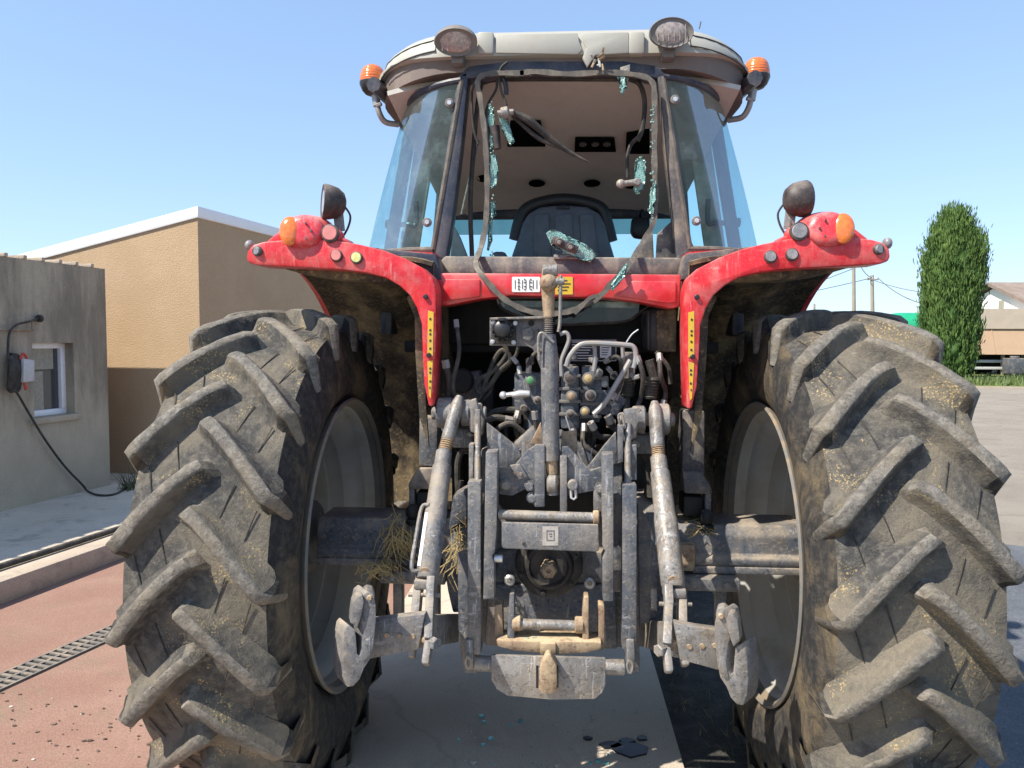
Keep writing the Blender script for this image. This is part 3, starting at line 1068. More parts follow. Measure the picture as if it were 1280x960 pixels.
crumb([(613, 195), (619, 193), (622, 215), (619, 232), (613, 234)], YC - .03, .012)
crumb([(611, 130), (616, 140), (618, 170), (613, 190), (609, 150)], YC - .02, .012)
crumb([(613, 254), (618, 252), (619, 268), (613, 275), (614, 300), (610, 312)], YC - .02, .012)
crumb([(796, 200), (801, 197), (806, 202), (806, 222), (803, 236), (797, 242), (793, 236)], YC - .03, .014)
crumb([(815, 235), (820, 230), (819, 250), (815, 268), (811, 262)], YC - .04, .012)
crumb([(684, 292), (690, 288), (706, 294), (722, 302), (736, 310), (745, 318), (738, 326), (722, 322), (704, 316), (690, 306)], YC - .11, .012)
crumb([(624, 146), (632, 144), (636, 158), (642, 176), (638, 180), (630, 166)], YC - .05, .012)
crumb([(776, 340), (784, 330), (780, 345), (766, 362), (764, 358)], 2.70, .010)
crumb([(772, 92), (780, 92), (783, 108), (778, 116), (775, 104)], YC - .03, .012)
b = B('crumb')
for i in range(60):
    x = random.uniform(632, 720)
    b.ball(A(x, random.uniform(90, 96), YC - .02), random.uniform(.002, .005), 0, 5, 4)
for i in range(46):
    b.ball(A(812 + random.gauss(4, 1.5), random.uniform(120, 280), YC - .035), random.uniform(.002, .0045), 0, 5, 4)
for i in range(50):
    b.ball(A(612 + random.gauss(3, 1.5), random.uniform(120, 320), YC - .03), random.uniform(.002, .0045), 0, 5, 4)
o = part(b, 'glass_crumbs'); o['kind'] = 'stuff'

# window latch pieces still carrying glass
b = B('worn_steel', 'lampdark', 'rubber')
c = A(631, 141, YC - .07)
b.cyl(c, .022, .03, (1, 0, .2), 14, .004, 0)
b.tube([A(622, 142, YC - .07), A(642, 140, YC - .07)], .012, 8, 0, 0)
b.tube([A(618, 158, YC - .02), A(622, 186, YC - .02)], [.02, .022, .014], 10, 0, 1)
b.tube([A(637, 140, YC - .06), A(660, 150, YC - .05), A(690, 175, YC - .02), A(715, 192, YC), A(737, 203, YC)], [.010, .016, .012, .008, .002], 8, 4, 2)
b.tube([A(640, 145, YC - .05), A(672, 172, YC - .03), A(700, 186, YC - .01)], [.006, .009, .004], 8, 4, 2)
part(b, 'rear_wiper')
b = B('worn_steel', 'lampdark', 'rubber')
b.ball(A(776, 230, YC - .03), .018, 0)
b.tube([A(778, 230, YC - .03), A(800, 227, YC - .03)], [.012, .017, .012], 10, 0, 0)
b.cyl(A(797, 228, YC - .05), .014, .03, (0, 1, 0), 12, .003, 0)
part(b, 'window_latch')
b = B('worn_steel', 'lampdark', 'crumb')
for x, y in ((699, 303), (713, 309)):
    b.cyl(A(x, y, YC - .125), .016, .024, (0, 1, 0), 16, .004, 1)
    b.cyl(A(x, y, YC - .138), .008, .008, (0, 1, 0), 10, .002, 0)
b.bar(A(690, 299, YC - .12), A(722, 313, YC - .12), .02, .03, .006, 1, (0, 1, 0))
b.rect(692, 318, 742, 324, YC - .09, .03, .003, 0)
part(b, 'window_handle')
b = B('rubber', 'worn_steel', 'plastic')
b.tube([A(x, y, 2.96) for x, y in [(634, 78), (627, 84), (624, 95), (626, 112), (632, 128), (633, 138)]], .0055, 7, 4, 0)
b.tube([A(x, y, 3.0) for x, y in [(621, 100), (620, 112), (610, 130), (606, 150)]], .005, 7, 4, 0)
b.tube([A(x, y, 2.99) for x, y in [(600, 98), (590, 115), (592, 160), (598, 180)]], .005, 7, 4, 0)
part(b, 'window_wiring')
b = B('rubber', 'worn_steel', 'plastic')
b.tube([A(600, 176, 3.1), A(596, 190, 3.1), A(586, 230, 3.12), A(577, 268, 3.14)], [.008, .008, .005], 8, 0, 1)
part(b, 'gas_strut')
b = B('rubber', 'worn_steel', 'plastic')
b.tube([A(x, y, 2.97) for x, y in [(626, 92), (632, 105), (633, 118)]], .009, 7, 3, 2)
b.rect(609, 74, 636, 88, 2.985, .02, .002, 2)
part(b, 'hinge_block', cab)
b = B('rubber', 'worn_steel', 'plastic')
b.rect(757, 73, 796, 82, 2.985, .02, .002, 2)
b.px([(775, 84), (788, 80), (787, 96), (784, 105), (778, 100)], 2.96, .02, .003, 1)
part(b, 'hinge_block', cab)

# ---- roof
def outline(ins, n=10):
    """plan of the roof, rear edge first, counter-clockwise from rear left"""
    xw, yr, yc, yf = .785 - ins, 2.96 + ins, 3.36, 4.72 - ins
    xr = .44
    P = []
    for i in range(7): P.append((-xr + 2 * xr * i / 6, yr))
    for i in range(1, n + 1):
        t = i / n * PI / 2
        P.append((xr + (xw - xr) * math.sin(t), yc - (yc - yr) * math.cos(t)))
    P.append((xw - .01, 3.9))
    for i in range(n + 1):
        t = i / n * PI / 2
        P.append((xw - .05 - .25 * (1 - math.cos(t)), yf - .25 + .25 * math.sin(t)))
    Q = [(-x, y) for x, y in reversed(P[7:])]
    return P + Q


def loft(b, layers, m=0, cap=True):
    rings = []
    for ins, zf in layers:
        rings.append([b.bm.verts.new((x, y, zf(x, y) if callable(zf) else zf)) for x, y in outline(ins)])
    n = len(rings[0])
    out = []
    for i in range(len(rings) - 1):
        for j in range(n):
            out.append(b.bm.faces.new((rings[i][j], rings[i][(j + 1) % n], rings[i + 1][(j + 1) % n], rings[i + 1][j])))
    if cap:
        out.append(b.bm.faces.new(rings[-1]))
        out.append(b.bm.faces.new(rings[0][::-1]))
    for f in out: f.material_index = m; f.smooth = True
    bmesh.ops.recalc_face_normals(b.bm, faces=out)


b = B('roof')
dip = lambda x, y: .018 * max(0, (abs(x) - .5) / .3) 
dp2 = lambda x: -.045 * max(0, (abs(x) - .40) / .38) ** 1.5
loft(b, [(.03, lambda x, y: 2.766 + dip(x, y)), (.0, lambda x, y: 2.772 + dip(x, y)), (.0, lambda x, y: 2.81 + dp2(x)), (.022, lambda x, y: 2.858 + dp2(x)), (.05, lambda x, y: 2.878 + dp2(x)), (.13, lambda x, y: 2.892 + dp2(x) * .8), (.30, 2.90)])
# raised corner mouldings at both lamp niches
for x0, x1 in ((597, 617), (786, 806)):
    b.rect(x0, 39, x1, 67, 2.945, .06, .008)
b.px([(728, 41), (786, 40), (786, 66), (744, 69), (734, 84), (728, 72), (733, 60), (729, 52)], 2.948, .02, .003)
b.px([(620, 43), (722, 41), (724, 52), (728, 62), (722, 68), (620, 66)], 2.952, .02, .003)
roof = part(b, 'cab_roof')
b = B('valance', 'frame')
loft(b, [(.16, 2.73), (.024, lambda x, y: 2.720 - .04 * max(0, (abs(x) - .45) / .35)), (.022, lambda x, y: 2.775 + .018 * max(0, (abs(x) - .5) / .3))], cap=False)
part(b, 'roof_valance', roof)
for fx in (False, True):
    b = B('valance', 'roof', 'darkmark')
    # raised oval cover on the rear corner
    lo_ = [(x, y, 2.800 + dp2(x)) for x, y in outline(-.002, 24) if .47 < x < .735 and y < 3.36]
    hi_ = [(x, y, 2.846 + dp2(x)) for x, y in outline(.016, 24) if .47 < x < .715 and y < 3.36]
    loop = [Vector(p) for p in lo_] + [Vector(p) for p in reversed(hi_)]
    b.tube(loop + [loop[0]], .0026, 5, 2, 2)
    part(b, 'corner_cover', roof, flip=fx)
b = B('rusty', 'roof')
for i in range(9):
    p = A(random.uniform(740, 754), random.uniform(66, 82), 2.93)
    b.bar(p, p + Vector((random.uniform(-.02, .03), -.01, random.uniform(-.04, .02))), .008, .003, .0005, i % 2)
part(b, 'torn_roof_edge', roof)


def roof_lamp(x, y, dirv, hood):
    q = B('lampgrey', 'lens')
    c = A(x, y, 2.90)
    d = Vector(dirv).normalized()
    q.lathe([(-.075, .001), (-.072, .025), (-.055, .05), (-.03, .068), (.0, .078), (.02, .080), (.026, .077), (.022, .07)], c, d, 36, 0, sc=(.66, 1.02))
    q.lathe([(.018, .071), (.024, .05), (.027, .001)], c, d, 36, 1, sc=(.66, 1.02))
    for k in range(6):
        t = (k - 2.5) * .02
        q.tube([c + d * .0245 + Vector((t, 0, -.03)), c + d * .0265 + Vector((t, 0, .03))], .0016, 4, 0, 1)
    q.box(c + Vector((0, .07, -.05)), (.05, .08, .05), None, .01, 0)
    part(q, 'roof_lamp', roof)


roof_lamp(570, 50, (.05, -1, -.85), 0)
roof_lamp(838, 42, (.03, -1, -.22), 0)


def beacon(flip):
    q = B('orange', 'plastic', 'chrome')
    c = A(466, 103, 3.28)
    q.lathe([(-.002, .054), (.03, .052), (.05, .046), (.064, .034), (.072, .018), (.074, .001)], c, (0, 0, 1), 24, 0)
    for k in range(5): q.lathe([(.006 + k * .010, .0545 - .0006 * k * k), (.010 + k * .010, .0555 - .0006 * k * k), (.013 + k * .01, .0542 - .0006 * k * k)], c, (0, 0, 1), 24, 0)
    q.lathe([(-.055, .02), (-.05, .032), (-.035, .046), (-.012, .056), (-.001, .056)], c, (0, 0, 1), 24, 1)
    q.tube([c + Vector((.01, 0, -.05)), c + Vector((.018, 0, -.10))], .017, 10, 0, 2)
    q.tube([c + Vector((.016, 0, -.08)), c + Vector((.028, .0, -.13)), c + Vector((.05, .02, -.162)), c + Vector((.10, .05, -.165))], .0125, 10, 5, 2)
    q.tube([c + Vector((.018, -.01, -.10)), c + Vector((.04, -.015, -.095))], .009, 6, 0, 2)
    part(q, 'beacon', roof, flip=flip)


beacon(False)
beacon(True)
b = B('wire')
b.tube([A(874, 36, 3.1), A(876, 27, 3.1)], .003, 5)
part(b, 'aerial_stub', roof)

# ================================================================== under the cab
b = B('cavity', 'black')
b.box((0, 3.62, 1.30), (1.02, .05, .95), None, 0)        # firewall / tank backs
b.box((0, 3.45, 1.66), (.96, .4, .06), None, 0)
b.box((0, 4.3, .95), (.46, 1.5, .62), None, .03)         # gearbox running forward
b.box((-.36, 3.30, 1.35), (.18, .22, .30), None, .03, 1)
b.box((.30, 3.34, 1.10), (.24, .20, .36), None, .03, 1)
trans = part(b, 'gearbox_housing')
b = B('red', 'black')
b.box((0, 5.55, 1.52), (.78, 1.7, .66), None, .09)
b.box((0, 5.5, .95), (.5, 1.7, .5), None, .03, 1)
b.box((0, 5.75, .66), (1.7, .16, .16), None, .03, 1)
part(b, 'bonnet')

# dark lower rear pane with curved bottom
b = B('glass_dark', 'rubber')
pane = [(622, 372), (800, 374), (798, 392), (780, 402), (745, 404), (700, 406), (670, 400), (640, 392), (626, 384)]
b.px(pane, 2.93, .006, 0)
b.tube([A(x, y, 2.93) for x, y in pane + [pane[0]]], .006, 6, 2, 1)
part(b, 'lower_pane', cab)

# black canister box at right
b = B('black', 'liner')
b.rect(806, 386, 847, 441, 2.88, .14, .025, 0)
b.px([(820, 388), (846, 386), (846, 440), (822, 440)], 2.868, .02, .008, 1)
b.rect(809, 388, 813, 438, 2.87, .02, .004, 0)
part(b, 'filter_box')

# socket plate
b = B('steel', 'cavity')
b.px([(612, 397), (690, 395), (690, 470), (676, 462), (666, 436), (660, 433), (612, 432)], 2.74, .008, .002)
b.px([(612, 397), (690, 395), (690, 398), (612, 400)], 2.70, .045, .002)
for x, y, r in ((664, 404, .011), (673, 413, .004)):
    b.cyl(A(x, y, 2.739), r, .006, (0, 1, 0), 16, 0, 1)
b.px([(651, 412), (664, 409), (668, 420), (662, 427), (654, 424)], 2.73, .012, .003)
pl = part(b, 'socket_plate')
b = B('plastic', 'bright', 'black')
c = A(629, 413, 2.72)
b.rect(614, 400, 645, 430, 2.73, .012, .004, 2)
b.lathe([(0, .040), (.02, .038), (.03, .030), (.055, .028), (.06, .020), (.062, .001)], c, (0, -1, .1), 22, 0)
b.box(c + Vector((0, -.05, .038)), (.028, .03, .012), None, .003, 0)
for k in range(12):
    a = 2 * PI * k / 12
    b.box(c + Vector((.034 * math.cos(a), -.022, .034 * math.sin(a))), (.007, .02, .007), None, .001, 0)
for x, y in ((615.5, 427), (642, 428), (644, 404), (617, 403)):
    b.hexbolt(A(x, y, 2.728), .006, .008, m=1)
part(b, 'trailer_socket', pl)

# looped electric cable under it
b = B('rubber')
b.tube([A(x, y, 2.82) for x, y in [(630, 432), (634, 440), (628, 452), (614, 466), (600, 474), (595, 484), (600, 492), (612, 482), (626, 462), (637, 452), (636, 443), (627, 438), (618, 450), (610, 470), (604, 486), (600, 498)]], .0095, 8, 5)
b.tube([A(x, y, 2.84) for x, y in [(648, 434), (644, 446), (632, 460), (620, 470), (612, 490), (598, 505)]], .007, 8, 5)
part(b, 'coiled_cable')

# ---- top link
b = B('steel', 'rusty', 'worn_steel')
YT = 2.56
b.tube([A(687, 470, YT), A(689, 575, YT)], [.030, .031, .029], 16, 0, 0)
b.tube([A(686, 418, YT), A(687, 436, YT), A(687, 472, YT)], [.022, .026, .030], 16, 0, 0)
for i in range(9):
    y = 394 + i * 2.6
    b.lathe([(0, .012), (.0022, .0165), (.0045, .012)], A(686, y + 2, YT), (0, 0, 1), 14, 2)
b.tube([A(685.5, 372, YT), A(686, 396, YT)], [.022, .021, .018], 14, 0, 1)
b.px([(678, 333), (692, 332), (694, 345), (692, 396), (679, 396), (676, 352)], YT + .0, .026, .006, 1)
b.ball(A(686, 353, YT), (.032, .03, .030), 1)
b.cyl(A(688, 338, YT), .02, .05, (1, 0, 0), 14, .003, 2)
b.tube([A(689, 572, YT), A(690, 592, YT)], [.022, .016, .02], 12, 0, 1)
b.cyl(A(690, 604, YT), .036, .035, (1, 0, .0), 22, .006, 2)
b.ball(A(690, 604, YT), (.026, .028, .028), 1)
b.tube([A(691, 608, YT), A(691, 618, YT)], .022, 10, 0, 2)
tl = part(b, 'top_link')
b = B('worn_steel')
b.tube([A(x, y, YT - .03) for x, y in [(692, 428), (678, 416), (673, 424), (674, 450)]], .005, 7, 4)
b.tube([A(x, y, YT - .01) for x, y in [(701, 344), (700, 400), (698, 415)]], .006, 7, 3)
b.cyl(A(700, 352, YT - .01), .012, .03, (1, 0, 0), 12, .002)
part(b, 'locking_pin', tl)

# ---- hydraulic block, pipes and hoses
b = B('lampgrey', 'steel_blue', 'cavity', 'rusty')
b.px([(664, 492), (700, 478), (700, 560), (712, 590), (640, 590), (655, 560)], 2.78, .12, .012, 1)
b.px([(640, 556), (668, 530), (712, 548), (742, 562), (744, 600), (640, 600)], 2.72, .14, .015, 1)
b.px([(662, 556), (676, 528), (682, 556)], 2.66, .05, .006, 3)
b.px([(702, 540), (720, 538), (722, 556), (722, 600), (700, 590)], 2.60, .012, .003, 3)
b.rect(640, 486, 678, 512, 2.82, .10, .012, 0)
b.rect(702, 456, 722, 500, 2.84, .12, .01, 0)
b.rect(724, 470, 752, 515, 2.80, .10, .008, 0)
b.px([(742, 470), (784, 500), (772, 520), (744, 518)], 2.78, .08, .006, 1)
b.rect(778, 440, 792, 492, 2.84, .10, .006, 0)
b.rect(705, 430, 745, 458, 2.95, .05, .006, 2)
b.rect(710, 512, 740, 548, 2.78, .08, .008, 2)
b.rect(701, 458, 724, 536, 2.775, .10, .006, 1)
b.rect(727, 458, 750, 528, 2.785, .10, .006, 1)
b.rect(643, 466, 676, 514, 2.785, .10, .006, 1)
for yy in (468, 484, 500, 516):
    b.rect(699, yy, 726, yy + 4, 2.768, .10, .002, 0)
    b.rect(725, yy + 3, 752, yy + 7, 2.778, .10, .002, 0)
valve = part(b, 'hydraulic_block')
for (x, y, r, mt) in ((663, 475, .016, 'green'), (655, 493, .013, 'green'), (735, 473, .017, 'brass'), (712, 472, .019, 'lampdark'), (714, 495, .016, 'rusty'), (738, 494, .016, 'lampdark'), (748, 466, .012, 'lampgrey'), (672, 500, .012, 'lampdark'), (731, 514, .014, 'brass'), (655, 510, .011, 'rusty'), (713, 517, .013, 'lampdark')):
    q = B('lampgrey', mt)
    c = A(x, y, 2.76)
    q.lathe([(-.06, r * 1.1), (0, r * 1.1), (.012, r * 1.28), (.022, r * 1.28), (.024, r * .9)], c, (0, -1, .05), 18, 0)
    q.lathe([(.02, r * .92), (.032, r * .85), (.036, r * .3), (.036, .001)], c, (0, -1, .05), 16, 1)
    part(q, 'hydraulic_coupler', valve)
b = B('chrome', 'bright')
b.tube([A(x, y, 2.72) for x, y in [(708, 458), (712, 446), (724, 432), (740, 429), (780, 431), (792, 434), (795, 446), (792, 460)]], .0095, 9, 5, 0)
b.tube([A(x, y, 2.72) for x, y in [(788, 450), (780, 464), (768, 484), (756, 504), (742, 518)]], .0095, 9, 4, 0)
b.tube([A(x, y, 2.74) for x, y in [(700, 418), (708, 416), (711, 426), (702, 450), (702, 470)]], .0075, 8, 4, 0)
b.tube([A(x, y, 2.74) for x, y in [(743, 429), (744, 452), (742, 464)]], .008, 8, 0, 0)
b.tube([A(x, y, 2.76) for x, y in [(778, 432), (779, 470), (770, 500)]], .007, 8, 3, 0)
part(b, 'hydraulic_pipe', valve)
b = B('chrome', 'bright')
b.tube([A(x, y, 2.70) for x, y in [(640, 494), (650, 492), (662, 492)]], [.010, .014, .012], 10, 0, 1)
b.ball(A(629, 494, 2.70), .014, 1)
b.tube([A(630, 494, 2.70), A(644, 492, 2.70)], .008, 8, 0, 1)
part(b, 'hose_tap', valve)
b = B('chrome', 'bright')
b.tube([A(x, y, 2.6) for x, y in [(783, 428), (790, 418), (798, 412)]], .0025, 5, 3, 1)
part(b, 'broken_wire', valve)
b = B('chrome', 'bright')
b.tube([A(x, y, 2.68) for x, y in [(707, 520), (720, 560), (735, 590)]], .003, 5, 3, 1)
part(b, 'pull_wire', valve)
b = B('chrome', 'bright')
b.tube([A(x, y, 2.66) for x, y in [(754, 560), (748, 575), (738, 580), (740, 560)]], .003, 5, 3, 1)
part(b, 'pull_wire', valve)
b = B('rubber')
for pts, r in (([(604, 530), (616, 516), (634, 512), (656, 516), (660, 536)], .012), ([(634, 520), (632, 540), (634, 556)], .008), ([(655, 540), (660, 525), (668, 522)], .010),
               ([(710, 500), (712, 524), (726, 530), (738, 556), (742, 572)], .011), ([(735, 515), (736, 535), (742, 548), (740, 560)], .010), ([(700, 510), (720, 545), (736, 556)], .010),
               ([(812, 450), (816, 464), (820, 476)], .018), ([(560, 700), (568, 640), (576, 600)], .012), ([(546, 620), (556, 640), (560, 660)], .012), ([(805, 560), (814, 580), (815, 620)], .03),
               ([(820, 440), (836, 460), (838, 480)], .008), ([(576, 640), (572, 600), (574, 570), (590, 554)], .012)):
    b = B('rubber')
    b.tube([A(x, y, 2.80) for x, y in pts], r, 9, 5)
    part(b, 'hydraulic_hose', valve)
b = B('rubber')
for i in range(7):
    b.lathe([(0, .030 - i * .0015), (.008, .036 - i * .0018), (.016, .030 - i * .0015)], A(813, 477 + i * 3.6, 2.76), (.05, 0, 1), 16)
part(b, 'rubber_boot', valve)
b = B('rubber')
for i in range(6):
    b.lathe([(0, .026 - i * .0015), (.008, .031 - i * .0015), (.016, .026 - i * .0015)], A(785, 478 + i * 3.6, 2.80), (0, 0, 1), 16)
b.tube([A(784, 498, 2.80), A(783, 512, 2.78)], .012, 8)
part(b, 'rubber_boot', valve)
b = B('darkmark', 'white')
b.rect(712, 424, 771, 452, 2.94, .006, .001, 0)
for i in range(7):
    b.rect(715, 427 + i * 3.4, 735 + (i * 7) % 9, 428 + i * 3.4, 2.9385, .001, 0, 1)
for x0, y0, x1, y1 in ((714, 425, 770, 425.6), (714, 450.6, 770, 451.2), (769.6, 425, 770.2, 451)):
    b.rect(x0, y0, x1, y1, 2.9385, .001, 0, 1)
b.rect(750, 432, 764, 447, 2.9385, .001, 0, 1)
for i in range(4): b.rect(752, 434 + i * 3, 762 - i, 435 + i * 3, 2.9372, .001, 0, 0)
part(b, 'data_plate', valve)

rnd = random.Random(21)
def hose(pts, r, Y, mat='rubber'):
    q = B(mat, 'chrome')
    P_ = [A(x, y, Y + rnd.uniform(-.03, .03)) for x, y in pts]
    q.tube(P_, r, 9, 5)
    for e0, e1_ in ((P_[0], P_[1]), (P_[-1], P_[-2])):
        dd = (e1_ - e0).normalized()
        q.tube([e0, e0 + dd * .03], r * 1.3, 6, 0, 1)
    part(q, 'hydraulic_hose', valve)
for pts, r in (([(702, 540), (690, 552), (664, 548), (640, 530), (622, 536), (612, 552)], .010), ([(716, 536), (718, 560), (700, 572), (684, 566)], .010), ([(738, 528), (748, 545), (764, 548), (772, 560)], .011),
               ([(730, 530), (730, 556), (752, 572), (766, 590)], .009), ([(648, 514), (644, 530), (650, 552), (664, 566)], .010), ([(668, 514), (670, 540), (660, 560), (640, 566)], .009),
               ([(756, 452), (768, 446), (776, 452), (776, 480), (764, 500)], .008), ([(700, 452), (692, 440), (672, 440), (662, 452), (660, 466)], .008), ([(796, 445), (804, 470), (800, 500), (790, 520)], .009),
               ([(824, 442), (826, 470), (832, 490), (828, 510)], .009), ([(640, 446), (648, 456), (650, 468)], .007), ([(584, 545), (600, 530), (620, 522), (640, 526)], .012),
               ([(800, 470), (780, 476), (768, 470), (760, 460)], .007), ([(556, 450), (562, 480), (558, 510)], .012), ([(570, 400), (574, 440), (566, 480), (572, 505)], .008), ([(760, 520), (768, 536), (786, 545), (800, 556)], .012)):
    hose(pts, r, 2.74)
for x, y, w_, h_ in ((696, 470, 8, 14), (690, 500, 10, 10), (756, 480, 10, 18), (768, 470, 8, 10), (754, 506, 14, 8), (694, 526, 10, 12), (764, 530, 12, 10), (644, 526, 14, 8), (662, 452, 10, 8), (680, 464, 8, 8), (790, 470, 8, 22), (716, 446, 12, 8), (742, 450, 12, 6)):
    q = B(rnd.choice(('lampgrey', 'steel_blue', 'rusty', 'steel')), 'chrome')
    q.rect(x - w_ / 2, y - h_ / 2, x + w_ / 2, y + h_ / 2, 2.78, .08, .004, 0)
    q.hexbolt(A(x, y, 2.778), .009, .012, m=1)
    part(q, 'valve_fitting', valve)
q = B('black', 'steel_blue')
q.px([(566, 470), (600, 462), (604, 500), (590, 512), (568, 506)], 3.05, .10, .012, 1)
q.cyl(A(577, 476, 3.03), .05, .04, (0, 1, 0), 24, .008, 0)
part(q, 'brake_housing', trans)

# ---- rock shaft, lift arms
def lift(pts):
    b = B('steel', 'worn_steel', 'bright')
    (x0, y0), (x1, y1) = pts
    s_ = 1 if x1 > x0 else -1
    for (xa, xb, r) in ((0, 20, .055), (30, 42, .048), (44, 56, .036)):
        b.cyl((A(x0 + s_ * (xa + xb) / 2, y0, 2.70)), r, abs(xb - xa) / 950 * 2.7, (1, 0, 0), 28, .005, 0)
    b.cyl(A(x0 - s_ * 2, y0 + 1, 2.70), .022, .03, (1, 0, 0), 6, .003, 1)
    b.cyl(A(x0 + s_ * 28, y0, 2.70), .024, .19, (1, 0, 0), 18, .003, 1)
    b.px([(x0 + s_ * 4, y0 - 8), (x0 + s_ * 4, y0 + 22), (x0 + s_ * 18, y0 + 44), (x0 + s_ * 44, y0 + 44), (x0 + s_ * 42, y0 + 20), (x0 + s_ * 20, y0 + 18)], 2.735, .06, .01, 0)
    b.px([(x0 + s_ * 34, y0 - 14), (x0 + s_ * 43, y0 - 16), (x0 + s_ * 58, y0 + 8), (x0 + s_ * 56, y0 + 30), (x0 + s_ * 40, y0 + 24)], 2.66, .05, .008, 1)
    return part(b, 'lift_arm')


lift(((547, 516), (600, 516)))
lift(((836, 524), (780, 524)))


def lift_rod(top, knee, low, fork, Ys, mt, wear, pin_s, side):
    b = B(mt, 'worn_steel', 'rusty', 'bright')
    T, Kn, L, Fk = A(*top, Ys[0]), A(*knee, Ys[1]), A(*low, Ys[2]), A(*fork, Ys[3])
    ax = (Kn - T).normalized()
    # eye at the top, bare threads, tube, sleeve
    b.tube([T - ax * .03, T + ax * .01, T + ax * .12, T + ax * .135], [.012, .024, .024, .022], 14, 3, 1)
    b.tube([T + ax * .12, Kn], .019, 14, 0, 2)
    for i in range(7):
        p = (T + ax * .12).lerp(Kn, .08 + i * .13)
        b.lathe([(0, .019), (.004, .0245), (.009, .019)], p, ax + Vector((.1, 0, 0)), 16, 2)
    ax2 = (L - Kn).normalized()
    b.lathe([(-.004, .024), (0, .028), (.05, .0285), (.055, .033), ((L - Kn).length * .45, .035), ((L - Kn).length * .5, .038), ((L - Kn).length - .01, .038), ((L - Kn).length, .034)], Kn, ax2, 22, 0)
    side = Vector(side)
    b.cyl(L - ax2 * .035 + Vector((-.004, -.036, 0)), .015, .012, (0, 1, .1), 16, 0, 2)
    # fork
    for sg in (-1, 1):
        a = L + side * sg * .026
        b.bar(a - ax2 * .01, a + ax2 * .05 + side * sg * .006, .026, .052, .004, 0)
        b.bar(a + ax2 * .045 + side * sg * .006, Fk + side * sg * .036, .026, .052, .004, 0)
        b.bar(Fk + side * sg * .036, Fk + side * sg * .036 + ax2 * .07, .024, .044, .008, 0)
    b.box(L + ax2 * .012, (.07, .05, .03), None, .006, 0)
    b.cyl(Fk, .013, .12, side, 14, .002, 2)
    b.cyl(Fk + side * pin_s * .062, .019, .025, side, 6, .003, 0)
    b.cyl(L + ax2 * .05, .007, .10, (1, 0, 0), 10, 0, 1)
    r = part(b, 'lift_rod')
    return r, Kn, L, ax2


r1, Kn, L, ax2 = lift_rod((572, 505), (555, 565), (533, 724), (527, 797), (2.66, 2.60, 2.36, 2.245), 'steel', 1, 1, (.75, -.66, 0))
b = B('steel', 'white')
p0 = Kn.lerp(L, .42); p1 = Kn.lerp(L, .92)
b.tube([p0 + Vector((-.02, -.035, 0)), p0 + Vector((-.045, -.035, -.01)), p0.lerp(p1, .5) + Vector((-.048, -.036, 0)), p1 + Vector((-.046, -.035, .01)), p1 + Vector((-.02, -.03, 0))], .0065, 8, 4, 0)
b.bar(p0.lerp(p1, .12) + Vector((-.022, -.036, 0)), p0.lerp(p1, .92) + Vector((-.022, -.036, 0)), .016, .004, 0, 1)
part(b, 'turning_handle', r1)
r2, Kn, L, ax2 = lift_rod((819, 512), (823, 572), (842, 735), (843, 806), (2.66, 2.60, 2.36, 2.225), 'worn_steel', 1, -1, (.75, .66, 0))


# ---- lower links with claw hooks
def lower_link(plate, Yp, i0, m0, Yi, mt, fx):
    b = B(mt, 'worn_steel', 'rusty')
    b.px(plate, Yp, .036, .003, 0)
    Pi, Pm = A(*i0, Yi), A(*m0, Yp + .06)
    d = (Pi - Pm).normalized()
    nrm = Vector((d.y, -d.x, 0)).normalized()
    b.bar(Pi, Pm, .04, .10, .006, 0, nrm)
    b.cyl(Pi, .055, .06, nrm, 18, .004, 0)
    cx = sum(p[0] for p in plate) / len(plate)
    cy = sum(p[1] for p in plate) / len(plate)
    for dx in (-12, 4, 20):
        b.cyl(A(cx + dx, cy + fx * dx * -.05, Yp - .001), .0075, .006, (0, 1, 0), 12, 0, 2)
    r = part(b, 'lower_link')
    q = B(mt, 'worn_steel', 'rusty')
    T = (lambda x, y: (x, y)) if fx < 0 else (lambda x, y: (1363 - x, y + 23))
    Cp = [(436, 781), (444, 787), (445.5, 800), (446.5, 817), (450, 821), (454, 812), (455, 798), (453, 785), (450, 772), (451, 757), (454, 744), (460, 739), (467, 743), (470, 756), (470, 778), (467, 806), (463, 824), (455, 836), (450, 849), (442, 858), (434, 859), (429, 846), (427.5, 826), (429, 803), (432, 786)]
    Yh = Yp - .075
    q.prism([A(*T(*p), Yh) for p in Cp], (fx * .046, .06, 0), .003, 0)
    L_ = [(439, 768), (441, 753), (447, 745), (453, 744), (455, 752), (453, 764), (450, 776), (446, 786), (442, 781), (438, 779)]
    q.prism([A(*T(*p), Yh - .012) for p in L_], (fx * .018, .045, 0), .003, 0)
    q.prism([A(*T(*p), Yh + .03) for p in [(452, 740), (458, 735), (466, 737), (469, 748), (460, 752), (453, 750)]], (fx * .01, .04, 0), .005, 1)
    q.prism([A(*T(*p), Yh - .004) for p in [(456, 800), (463, 796), (463, 818), (457, 826), (452, 826)]], (0, .02, 0), .002, 0)
    q.cyl(A(*T(462, 747), Yh - .002), .008, .012, (0, 1, 0), 12, .002, 2)
    part(q, 'claw_hook', r)
    return r


lower_link([(463, 776), (500, 771), (531, 768), (523, 812), (496, 817), (461, 824)], 2.22, (588, 783), (525, 789), 3.05, 'steel', -1)
lower_link([(843, 779), (870, 784), (899, 788), (902, 839), (877, 832), (850, 825)], 2.20, (800, 790), (850, 800), 3.05, 'worn_steel', 1)

